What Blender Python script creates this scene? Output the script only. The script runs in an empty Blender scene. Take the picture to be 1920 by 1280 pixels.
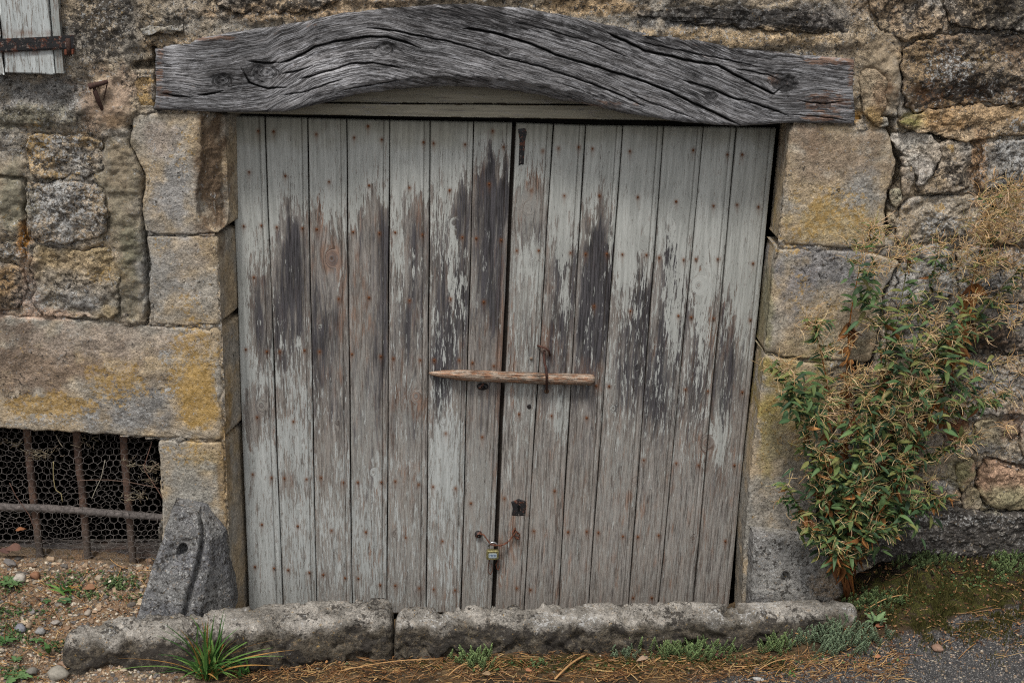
import bpy, math, random
import numpy as np
from mathutils import Vector
SC = bpy.context.scene
# ------------------------------------------------------------------ camera
CAM = np.array([-0.3299, -3.7663, 2.3574]); PITCH, YAW, ROLL, FPX = .3379, .0928, .0379, 2380.0
def _axes():
    f = np.array([math.sin(YAW)*math.cos(PITCH), math.cos(YAW)*math.cos(PITCH), -math.sin(PITCH)])
    r = np.array([math.cos(YAW), -math.sin(YAW), 0.0]); u = np.cross(r, f)
    return math.cos(ROLL)*r + math.sin(ROLL)*u, -math.sin(ROLL)*r + math.cos(ROLL)*u, f
AR, AU, AF = _axes()
cd = bpy.data.cameras.new('camera'); cam = bpy.data.objects.new('camera', cd); SC.collection.objects.link(cam)
from mathutils import Matrix
cam.matrix_world = Matrix(((AR[0], AU[0], -AF[0], CAM[0]), (AR[1], AU[1], -AF[1], CAM[1]), (AR[2], AU[2], -AF[2], CAM[2]), (0, 0, 0, 1)))
cd.sensor_width = 36; cd.lens = 36*FPX/1920; cd.clip_end = 500; cd.clip_start = .05
SC.camera = cam
# ------------------------------------------------------------------ light
w = bpy.data.worlds.new('World'); SC.world = w; w.use_nodes = True
nt = w.node_tree; nt.nodes.clear()
sky = nt.nodes.new('ShaderNodeTexSky'); sky.sky_type = 'NISHITA'; sky.sun_disc = False
sky.sun_elevation = math.radians(63); sky.sun_rotation = math.radians(205); sky.dust_density = 3.0; sky.air_density = 1.0
hs = nt.nodes.new('ShaderNodeHueSaturation'); hs.inputs['Saturation'].default_value = .12
bg = nt.nodes.new('ShaderNodeBackground'); bg.inputs['Strength'].default_value = .088
wo = nt.nodes.new('ShaderNodeOutputWorld')
nt.links.new(sky.outputs[0], hs.inputs['Color']); nt.links.new(hs.outputs[0], bg.inputs['Color']); nt.links.new(bg.outputs[0], wo.inputs['Surface'])
sl = bpy.data.lights.new('sun', 'SUN'); sl.energy = 1.5; sl.angle = math.radians(10); sl.color = (1, .97, .92)
so = bpy.data.objects.new('sun', sl); SC.collection.objects.link(so)
el, az = math.radians(63), math.radians(205)      # light comes from behind the camera, a little from the left
sd = Vector((math.sin(az)*math.cos(el), math.cos(az)*math.cos(el), math.sin(el)))
so.rotation_euler = sd.to_track_quat('Z', 'Y').to_euler()
SC.view_settings.view_transform = 'Standard'; SC.view_settings.look = 'None'; SC.view_settings.gamma = 1
SC.view_settings.use_curve_mapping = False
SC.view_settings.exposure = 0.84
SC.cycles.use_denoising = False; SC.cycles.filter_width = 1.15; SC.cycles.use_adaptive_sampling = False
SC.cycles.max_bounces = 5; SC.cycles.diffuse_bounces = 3

# ------------------------------------------------------------------ maths
def ray(px, py):
    px = np.asarray(px, float); py = np.asarray(py, float)
    d = AF*FPX + AR*(px[..., None]-960) - AU*(py[..., None]-640)
    return d
def U(px, py, Y=0.0):                 # world point where a photo direction meets the vertical plane y=Y
    d = ray(px, py); t = (np.asarray(Y, float)-CAM[1])/d[..., 1]
    return CAM + d*t[..., None]
def G(px, py, Z=0.0):                 # ... meets the level plane z=Z
    d = ray(px, py); t = (np.asarray(Z, float)-CAM[2])/d[..., 2]
    return CAM + d*t[..., None]
def PX(P):
    d = np.asarray(P, float)-CAM; z = d@AF
    return 960+FPX*(d@AR)/z, 640-FPX*(d@AU)/z
_r = np.random.RandomState(7); _perm = _r.permutation(256); _perm = np.concatenate([_perm]*4)
_g2 = np.stack([np.cos(np.arange(256)*2.399963), np.sin(np.arange(256)*2.399963)], 1)
_g3 = _r.normal(size=(256, 3)); _g3 /= np.linalg.norm(_g3, axis=1)[:, None]
def n2(x, y):
    xi = np.floor(x).astype(int); yi = np.floor(y).astype(int); xf = x-xi; yf = y-yi; xi &= 255; yi &= 255
    u = xf*xf*xf*(xf*(xf*6-15)+10); v = yf*yf*yf*(yf*(yf*6-15)+10)
    def g(a, b, dx, dy):
        h = _perm[_perm[(xi+a) & 255]+((yi+b) & 255)] & 255
        return _g2[h, 0]*dx + _g2[h, 1]*dy
    a = g(0, 0, xf, yf); b = g(1, 0, xf-1, yf); c = g(0, 1, xf, yf-1); d = g(1, 1, xf-1, yf-1)
    return (a*(1-u)+b*u)*(1-v)+(c*(1-u)+d*u)*v
def fb(x, y, f, o=4, s=0.0, r=.5):
    t = 0; a = 1.0; A = 0
    for i in range(o):
        t = t + a*n2(x*f+s+i*17.3, y*f-s*1.7+i*9.1); A += a; a *= r; f *= 2.03
    return t/A*1.5
def n3(p):
    i = np.floor(p).astype(int); f = p-i; i &= 255; w_ = f*f*f*(f*(f*6-15)+10); t = 0
    for a in (0, 1):
        for b in (0, 1):
            for c in (0, 1):
                h = _perm[_perm[_perm[(i[:, 0]+a) & 255]+((i[:, 1]+b) & 255)]+((i[:, 2]+c) & 255)] & 255
                d = (_g3[h]*(f-[a, b, c])).sum(1)
                ww = (w_[:, 0] if a else 1-w_[:, 0])*(w_[:, 1] if b else 1-w_[:, 1])*(w_[:, 2] if c else 1-w_[:, 2])
                t = t+d*ww
    return t
def fb3(p, f, o=4, s=0.0, r=.5):
    t = 0; a = 1.; A = 0
    for i in range(o):
        t = t+a*n3(p*f+s+i*7.7); A += a; a *= r; f *= 2.03
    return t/A*1.5
def sst(a, b, x):
    t = np.clip((x-a)/(b-a), 0, 1); return t*t*(3-2*t)
def lin(*c):
    c = np.array(c, float)/255; return np.where(c <= .04045, c/12.92, ((c+.055)/1.055)**2.4)
def interp(x, pts):
    pts = np.array(pts, float); return np.interp(x, pts[:, 0], pts[:, 1])
rnd = random.Random(11); nr = np.random.RandomState(5)

# ------------------------------------------------------------------ objects
WL = {}          # world locations of linked objects
def link(o, parent=None, loc=(0, 0, 0)):
    SC.collection.objects.link(o); loc = np.array(loc, float)
    if parent is not None: o.parent = parent; o.location = loc-WL[parent.name]
    else: o.location = loc
    WL[o.name] = loc; return o
def tag(o, label=None, cat=None, group=None, kind=None):
    for k, v in (('label', label), ('category', cat), ('group', group), ('kind', kind)):
        if v: o[k] = v
    return o
def empty(name, loc, label=None, cat=None, group=None, kind=None):
    o = bpy.data.objects.new(name, None); o.empty_display_size = .05
    link(o, None, loc); return tag(o, label, cat, group, kind)
def mesh(name, V, F, mat, parent=None, loc=None, attrs=None, smooth=True, F3=None):
    V = np.asarray(V, float)
    if loc is None: loc = [V[:, 0].mean(), V[:, 1].mean(), V[:, 2].min()]
    loc = np.array(loc, float)
    me = bpy.data.meshes.new(name)
    F = np.asarray(F, np.int32).reshape(-1, 4) if F is not None and len(F) else np.zeros((0, 4), np.int32)
    T = np.asarray(F3, np.int32).reshape(-1, 3) if F3 is not None and len(F3) else np.zeros((0, 3), np.int32)
    me.vertices.add(len(V)); me.vertices.foreach_set('co', (V-loc).astype(np.float32).ravel())
    nl = F.size+T.size; me.loops.add(nl); me.loops.foreach_set('vertex_index', np.concatenate([F.ravel(), T.ravel()]))
    me.polygons.add(len(F)+len(T))
    st = np.concatenate([np.arange(len(F))*4, F.size+np.arange(len(T))*3]).astype(np.int32)
    me.polygons.foreach_set('loop_start', st)
    me.polygons.foreach_set('use_smooth', np.full(len(st), smooth))
    for k, a in (attrs or {}).items():
        a = np.asarray(a, np.float32)
        if a.shape[1] == 4: at = me.attributes.new(k, 'FLOAT_COLOR', 'POINT'); at.data.foreach_set('color', a.ravel())
        else: at = me.attributes.new(k, 'FLOAT_VECTOR', 'POINT'); at.data.foreach_set('vector', a.ravel())
    me.update(calc_edges=True); me.validate()
    if mat: me.materials.append(mat)
    o = bpy.data.objects.new(name, me); link(o, parent, loc); return o
def grid_faces(nu, nv, off=0, keep=None, wrapv=False):
    i, j = np.meshgrid(np.arange(nu-1), np.arange(nv if wrapv else nv-1), indexing='ij')
    j2 = (j+1) % nv
    F = np.stack([i*nv+j, i*nv+j2, (i+1)*nv+j2, (i+1)*nv+j], -1).reshape(-1, 4)
    if keep is not None: F = F[keep.ravel()]
    return F+off
def rgba(c, a=1.0):
    c = np.asarray(c, float); return np.concatenate([c, np.full((len(c), 1), a) if np.isscalar(a) else np.asarray(a)[:, None]], 1)
class Bag:                 # collects pieces that go into ONE mesh
    def __init__(s): s.V = []; s.F = []; s.T = []; s.C = []; s.n = 0
    def add(s, V, F=None, T=None, col=(.5, .5, .5)):
        V = np.asarray(V, float); s.V.append(V)
        if F is not None and len(F): s.F.append(np.asarray(F).reshape(-1, 4)+s.n)
        if T is not None and len(T): s.T.append(np.asarray(T).reshape(-1, 3)+s.n)
        c = np.asarray(col, float); s.C.append(np.tile(c, (len(V), 1)) if c.ndim == 1 else c); s.n += len(V)
    def tube(s, P, R, n=6, col=(.5, .5, .5), cap=True):
        P = np.asarray(P, float); R = np.broadcast_to(np.asarray(R, float), (len(P),))
        T = np.gradient(P, axis=0); T /= np.linalg.norm(T, axis=1)[:, None]+1e-9
        ref = np.array([0, 0, 1.]) if abs(T[:, 2]).mean() < .8 else np.array([0, 1., 0])
        A = np.cross(T, ref); A /= np.linalg.norm(A, axis=1)[:, None]+1e-9; B_ = np.cross(T, A)
        th = np.arange(n)*2*np.pi/n
        V = P[:, None]+R[:, None, None]*(np.cos(th)[None, :, None]*A[:, None]+np.sin(th)[None, :, None]*B_[:, None])
        V = V.reshape(-1, 3); F = grid_faces(len(P), n, wrapv=True)
        if cap:
            V = np.concatenate([V, P[:1], P[-1:]]); k = np.arange(n); a = len(P)*n; e = (len(P)-1)*n
            T3 = np.concatenate([np.stack([np.full(n, a), (k+1) % n, k], 1), np.stack([np.full(n, a+1), e+k, e+(k+1) % n], 1)])
            s.add(V, F, T3, col)
        else: s.add(V, F, None, col)
    def box(s, lo, hi, col=(.5, .5, .5)):
        x0, y0, z0 = lo; x1, y1, z1 = hi
        V = [(x, y, z) for x in (x0, x1) for y in (y0, y1) for z in (z0, z1)]
        F = [(0, 1, 3, 2), (4, 6, 7, 5), (0, 4, 5, 1), (2, 3, 7, 6), (0, 2, 6, 4), (1, 5, 7, 3)]
        s.add(V, F, None, col)
    def build(s, name, mat, parent=None, loc=None, smooth=True, **kw):
        C = np.concatenate(s.C)
        return mesh(name, np.concatenate(s.V), np.concatenate(s.F) if s.F else None, mat, parent, loc,
                    {'Col': rgba(C) if C.shape[1] == 3 else C, **kw}, smooth, np.concatenate(s.T) if s.T else None)

# ------------------------------------------------------------------ material helper
class M:
    def __init__(s, name):
        s.m = bpy.data.materials.new(name); s.m.use_nodes = True; s.t = s.m.node_tree; s.t.nodes.clear()
        s.o = s.t.nodes.new('ShaderNodeOutputMaterial'); s.b = s.t.nodes.new('ShaderNodeBsdfPrincipled')
        s.t.links.new(s.b.outputs[0], s.o.inputs[0]); s.b.inputs['Specular IOR Level'].default_value = .25
    def put(s, sock, v):
        if isinstance(v, bpy.types.NodeSocket): s.t.links.new(v, sock)
        elif v is not None:
            if sock.type == 'RGBA' and len(v) == 3: v = (*v, 1)
            sock.default_value = v
    def N(s, t, ins=None, **pr):
        n = s.t.nodes.new('ShaderNode'+t)
        for k, v in pr.items(): setattr(n, k, v)
        for k, v in (ins or {}).items(): s.put(n.inputs[k], v)
        return n
    def attr(s, name): return s.N('Attribute', attribute_name=name)
    def pos(s): return s.N('NewGeometry').outputs['Position']
    def vm(s, a, b, op='MULTIPLY'): return s.N('VectorMath', {0: a, 1: b}, operation=op).outputs[0]
    def noise(s, vec, scale, detail=3, rough=.55, dist=0): return s.N('TexNoise', {'Vector': vec, 'Scale': scale, 'Detail': detail, 'Roughness': rough, 'Distortion': dist}).outputs['Fac']
    def vor(s, vec, scale, feature='F1'): return s.N('TexVoronoi', {'Vector': vec, 'Scale': scale}, feature=feature).outputs['Distance']
    def ma(s, op, a, b=0.0, c=None, clamp=False):
        ins = {0: a, 1: b}
        if c is not None: ins[2] = c
        return s.N('Math', ins, operation=op, use_clamp=clamp).outputs[0]
    def ramp(s, v, lo, hi, a=0.0, b=1.0, st=True): return s.N('MapRange', {'Value': v, 'From Min': lo, 'From Max': hi, 'To Min': a, 'To Max': b}, interpolation_type='SMOOTHSTEP' if st else 'LINEAR').outputs[0]
    def mix(s, f, a, b, blend='MIX'):
        n = s.N('Mix', data_type='RGBA', blend_type=blend)
        s.put(n.inputs[0], f); s.put(n.inputs[6], a); s.put(n.inputs[7], b); return n.outputs[2]
    def gray(s, v): return s.N('CombineColor', {0: v, 1: v, 2: v}).outputs[0]
    def sep(s, c):
        n = s.N('SeparateColor', {0: c}); return n.outputs
    def thresh(s, n, mask, lo=.40, hi=.66, soft=.035):    # mask 0..1 decides how much of the noise passes
        t = s.ramp(mask, 0, 1, hi, lo, st=False)
        return s.ramp(s.ma('SUBTRACT', n, t), -soft, soft)
    def bump(s, h, strength=.6, dist=.003, normal=None):
        ins = {'Height': h, 'Strength': strength, 'Distance': dist}
        if normal is not None: ins['Normal'] = normal
        return s.N('Bump', ins).outputs[0]
    def fin(s, col, rough=.85, nrm=None, metal=0.0, spec=None):
        s.put(s.b.inputs['Base Color'], col); s.put(s.b.inputs['Roughness'], rough); s.put(s.b.inputs['Metallic'], metal)
        if nrm is not None: s.put(s.b.inputs['Normal'], nrm)
        if spec is not None: s.b.inputs['Specular IOR Level'].default_value = spec
        return s.m

def stone_material():
    m = M('weathered_stone'); p = m.pos(); c = m.attr('Col').outputs['Color']; ma = m.attr('Msk'); k = m.sep(ma.outputs['Color']); sm = ma.outputs['Alpha']
    nf = m.noise(p, 230, 3, .65); nm = m.noise(p, 88, 4, .7); nl = m.noise(p, 26, 5, .65)
    v = m.ma('MULTIPLY', m.ramp(nf, .28, .72, .45, 1.6, False), m.ramp(nm, .3, .7, .5, 1.5, False))
    v = m.ma('MULTIPLY', v, m.ramp(nl, .3, .7, .68, 1.32, False))
    v = m.ma('POWER', v, m.ramp(sm, 0, 1, 1.0, .35, False))
    col = m.mix(1.0, c, m.gray(m.ma('MULTIPLY', v, 1.12)), 'MULTIPLY')
    # dark pits
    pit = m.ramp(m.noise(p, 120, 3, .6), .62, .67)
    col = m.mix(m.ma('MULTIPLY', pit, m.ramp(sm, 0, 1, .75, .05, False)), col, lin(52, 46, 40))
    # warm flecks
    wf = m.ramp(m.noise(m.vm(p, (5, 3, 1), 'ADD'), 75, 4, .7), .58, .68)
    col = m.mix(m.ma('MULTIPLY', wf, .3), col, lin(168, 142, 112))
    nb = m.noise(m.vm(p, (11, 2, 7), 'ADD'), 62, 6, .72, .3)
    fb_ = m.thresh(nb, k[1], .37, .66, .03)
    col = m.mix(m.ma('MULTIPLY', fb_, .88), col, m.mix(nf, lin(34, 31, 29), lin(66, 62, 58)))
    ny = m.noise(m.vm(p, (3, 12, 5), 'ADD'), 70, 6, .7, .2)
    fy = m.thresh(ny, k[2], .38, .68, .05)
    col = m.mix(m.ma('MULTIPLY', fy, .75), col, m.mix(m.ramp(nm, .35, .65), lin(146, 116, 60), lin(180, 150, 98)))
    nw = m.noise(m.vm(p, (1, 22, 9), 'ADD'), 95, 6, .75, .4)
    fw = m.thresh(nw, k[0], .40, .67, .03)
    col = m.mix(m.ma('MULTIPLY', fw, .85), col, m.mix(nf, lin(138, 138, 140), lin(196, 194, 188)))
    # small round white lichen spots
    vo = m.vor(m.vm(p, (2, 2, 2), 'ADD'), 70)
    vs = m.ma('MULTIPLY', m.ma('LESS_THAN', vo, .16), m.ramp(m.noise(p, 9, 2), .5, .62))
    col = m.mix(m.ma('MULTIPLY', vs, m.ramp(k[0], .05, .5, 0, .7)), col, lin(190, 188, 178))
    h = m.ma('ADD', m.ma('MULTIPLY', nm, 1.0), m.ma('MULTIPLY', nf, .35)); h = m.ma('ADD', h, m.ma('MULTIPLY', nl, 1.2))
    h = m.ma('ADD', h, m.ma('MULTIPLY', fw, .12)); h = m.ma('SUBTRACT', h, m.ma('MULTIPLY', pit, .3))
    return m.fin(col, .92, m.bump(h, m.ramp(sm, 0, 1, .9, .3, False), .008), spec=.15)
STONE = stone_material()

def plank_material():
    m = M('peeling_painted_wood'); g = m.attr('G').outputs['Vector']; wa = m.attr('W'); k = m.sep(wa.outputs['Color']); wash = wa.outputs['Alpha']; tint = m.attr('Col').outputs['Color']
    f1 = m.noise(m.vm(g, (230, 7, 1)), 1, 4, .7); f2 = m.noise(m.vm(g, (95, 4.5, 1)), 1, 5, .7); f3 = m.noise(m.vm(g, (26, 3.2, 1)), 1, 3, .6)
    fb2 = m.noise(m.vm(g, (300, 26, 1)), 1, 3, .65)
    # bare wood
    gr = m.ma('ADD', m.ma('MULTIPLY', f1, .55), m.ma('MULTIPLY', f2, .45))
    wood = m.mix(m.ramp(gr, .38, .62), lin(72, 67, 64), lin(158, 152, 146))
    wood = m.mix(m.ramp(f3, .35, .7, 0, .5), wood, lin(128, 119, 110))
    wood = m.mix(m.ma('MULTIPLY', m.ramp(fb2, .52, .62), .45), wood, lin(168, 162, 153))
    warm = m.thresh(m.noise(m.vm(g, (60, 9, 2)), 1, 4, .6), k[2], .36, .66, .12)
    wood = m.mix(m.ma('MULTIPLY', warm, .7), wood, m.mix(m.ramp(f1, .4, .6), lin(88, 66, 54), lin(146, 112, 90)))
    washn = m.noise(m.vm(g, (210, 16, 3)), 1, 5, .7)
    wf = m.thresh(washn, wash, .38, .66, .06)
    wood = m.mix(m.ma('MULTIPLY', wf, .72), wood, lin(146, 145, 140))
    dn = m.ma('ADD', m.ma('MULTIPLY', m.noise(m.vm(g, (70, 5, 5)), 1, 5, .7), .5), m.ma('MULTIPLY', f1, .5))
    dk = m.thresh(dn, k[1], .37, .65, .11)
    wood = m.mix(m.ma('MULTIPLY', dk, .9), wood, m.mix(m.ramp(f1, .38, .62), lin(24, 24, 28), lin(70, 68, 73)))
    # paint
    pn = m.ma('ADD', m.ma('MULTIPLY', m.noise(m.vm(g, (170, 17, 7)), 1, 5, .7), .65), m.ma('MULTIPLY', m.noise(m.vm(g, (60, 6, 9)), 1, 5, .7), .35))
    bare = m.thresh(pn, k[0], .385, .635, .018)
    crack = m.ramp(m.noise(m.vm(g, (250, 26, 4)), 1, 4, .75), .585, .615)
    bare = m.ma('MAXIMUM', bare, m.ma('MULTIPLY', crack, m.ramp(k[0], .0, .35, .35, .95)), clamp=True)
    pc = m.mix(m.ramp(f2, .35, .65), lin(152, 153, 148), lin(177, 178, 173))
    pc = m.mix(1.0, pc, tint, 'MULTIPLY')
    pc = m.mix(m.ma('MULTIPLY', m.ramp(fb2, .52, .7), .25), pc, lin(110, 112, 106))
    col = m.mix(bare, pc, wood)
    # thin dark shadow line where the paint film ends is left to the bump; rust round nails
    rust = m.attr('R').outputs['Color']; rk = m.sep(rust)
    col = m.mix(m.ma('MULTIPLY', rk[0], .85), col, lin(104, 66, 38))
    col = m.mix(rk[1], col, lin(58, 48, 40))
    hh = m.ma('ADD', m.ma('MULTIPLY', m.ma('SUBTRACT', 1.0, bare), .55), m.ma('MULTIPLY', gr, m.ramp(bare, 0, 1, .25, 1.3, False)))
    return m.fin(col, m.ramp(bare, 0, 1, .6, .85, False), m.bump(hh, 1.0, .004), spec=.25)
PLANK = plank_material()

def beam_material():
    m = M('silvered_oak'); g = m.attr('G').outputs['Vector']; tint = m.attr('Col').outputs['Color']; k = m.sep(m.attr('W').outputs['Color'])
    f1 = m.noise(m.vm(g, (16, 240, 1)), 1, 4, .7); f2 = m.noise(m.vm(g, (9, 120, 1)), 1, 5, .7); f3 = m.noise(m.vm(g, (3, 34, 1)), 1, 3, .6)
    gr = m.ma('ADD', m.ma('MULTIPLY', f1, .5), m.ma('MULTIPLY', f2, .5))
    c = m.mix(m.ramp(gr, .38, .62), lin(56, 54, 54), lin(158, 157, 158))
    c = m.mix(m.ramp(f3, .35, .7, 0, .35), c, lin(108, 104, 102))
    sp = m.ramp(m.noise(m.vm(g, (160, 420, 2)), 1, 3, .7), .58, .68)
    c = m.mix(m.ma('MULTIPLY', sp, .4), c, lin(176, 176, 178))
    crk = m.ramp(m.noise(m.vm(g, (6, 150, 6)), 1, 5, .75), .58, .62)
    c = m.mix(m.ma('MULTIPLY', crk, .6), c, lin(30, 28, 28))
    fl = m.ramp(m.noise(m.vm(g, (12, 330, 9)), 1, 3, .7), .57, .61)
    c = m.mix(m.ma('MULTIPLY', fl, .45), c, lin(34, 32, 32))
    fh = m.ramp(m.noise(m.vm(g, (30, 300, 12)), 1, 3, .7), .58, .64)
    c = m.mix(m.ma('MULTIPLY', fh, .5), c, lin(186, 186, 190))
    dk = m.thresh(m.noise(m.vm(g, (22, 60, 3)), 1, 6, .75), k[1], .36, .66, .08)
    c = m.mix(m.ma('MULTIPLY', dk, .85), c, m.mix(m.ramp(f1, .4, .6), lin(20, 19, 20), lin(66, 64, 64)))
    wm = m.thresh(m.noise(m.vm(g, (30, 90, 4)), 1, 4, .7), k[2], .3, .72, .08)
    c = m.mix(m.ma('MULTIPLY', wm, .75), c, m.mix(m.ramp(f1, .4, .6), lin(84, 60, 48), lin(144, 112, 90)))
    c = m.mix(1.0, c, tint, 'MULTIPLY')
    h = m.ma('SUBTRACT', gr, m.ma('MULTIPLY', m.ma('MAXIMUM', crk, fl), .6))
    return m.fin(c, .85, m.bump(h, 1.0, .005), spec=.2)
BEAM = beam_material()

def col_material(name, rough=.85, s1=60, s2=400, amt=.5, bump=.4, bd=.002, metal=0.0, spec=.2, trans=0):
    m = M(name); p = m.N('TexCoord').outputs['Object']; c = m.attr('Col').outputs['Color']
    a = m.noise(p, s1, 4, .65); b = m.noise(p, s2, 3, .6)
    v = m.ma('MULTIPLY', m.ramp(a, .25, .75, 1-amt, 1+amt, False), m.ramp(b, .25, .75, 1-amt*.7, 1+amt*.7, False))
    col = m.mix(1.0, c, m.gray(v), 'MULTIPLY')
    if trans:
        m.b.inputs['Transmission Weight'].default_value = 0
        m.b.inputs['Subsurface Weight'].default_value = .0
    return m.fin(col, rough, m.bump(m.ma('ADD', a, m.ma('MULTIPLY', b, .4)), bump, bd) if bump else None, metal, spec)
RUST = col_material('rusty_iron', .8, 90, 500, .55, .6, .003)
PEBBLE = col_material('pebble', .8, 120, 700, .35, .5, .001)
LEAFM = col_material('leaf', .6, 60, 300, .35, .3, .001, spec=.2)
DRYM = col_material('dry_stalk', .8, 60, 300, .3, 0)
DARKM = col_material('dark_earth', .95, 30, 200, .4, .5, .01)
def brass():
    m = M('tarnished_brass'); p = m.pos(); n = m.noise(p, 220, 4, .6)
    return m.fin(m.mix(m.ramp(n, .35, .65), lin(88, 82, 54), lin(138, 130, 88)), .5, m.bump(n, .2, .001), .4)
def steel():
    m = M('chrome_shackle'); n = m.noise(m.pos(), 300, 3)
    return m.fin(m.mix(n, lin(120, 118, 116), lin(200, 200, 200)), .25, None, .95)
def blackiron():
    m = M('black_iron'); n = m.noise(m.pos(), 160, 4, .65); r = m.noise(m.pos(), 60, 5, .7)
    return m.fin(m.mix(m.ramp(m.noise(m.pos(), 120, 4, .7), .6, .64), m.mix(m.ramp(r, .53, .6), m.mix(n, lin(18, 18, 20), lin(50, 49, 50)), lin(92, 56, 42)), lin(120, 112, 106)), .55, m.bump(n, .6, .002), .3, .4)
BRASS, STEEL, BLACK = brass(), steel(), blackiron()

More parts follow.
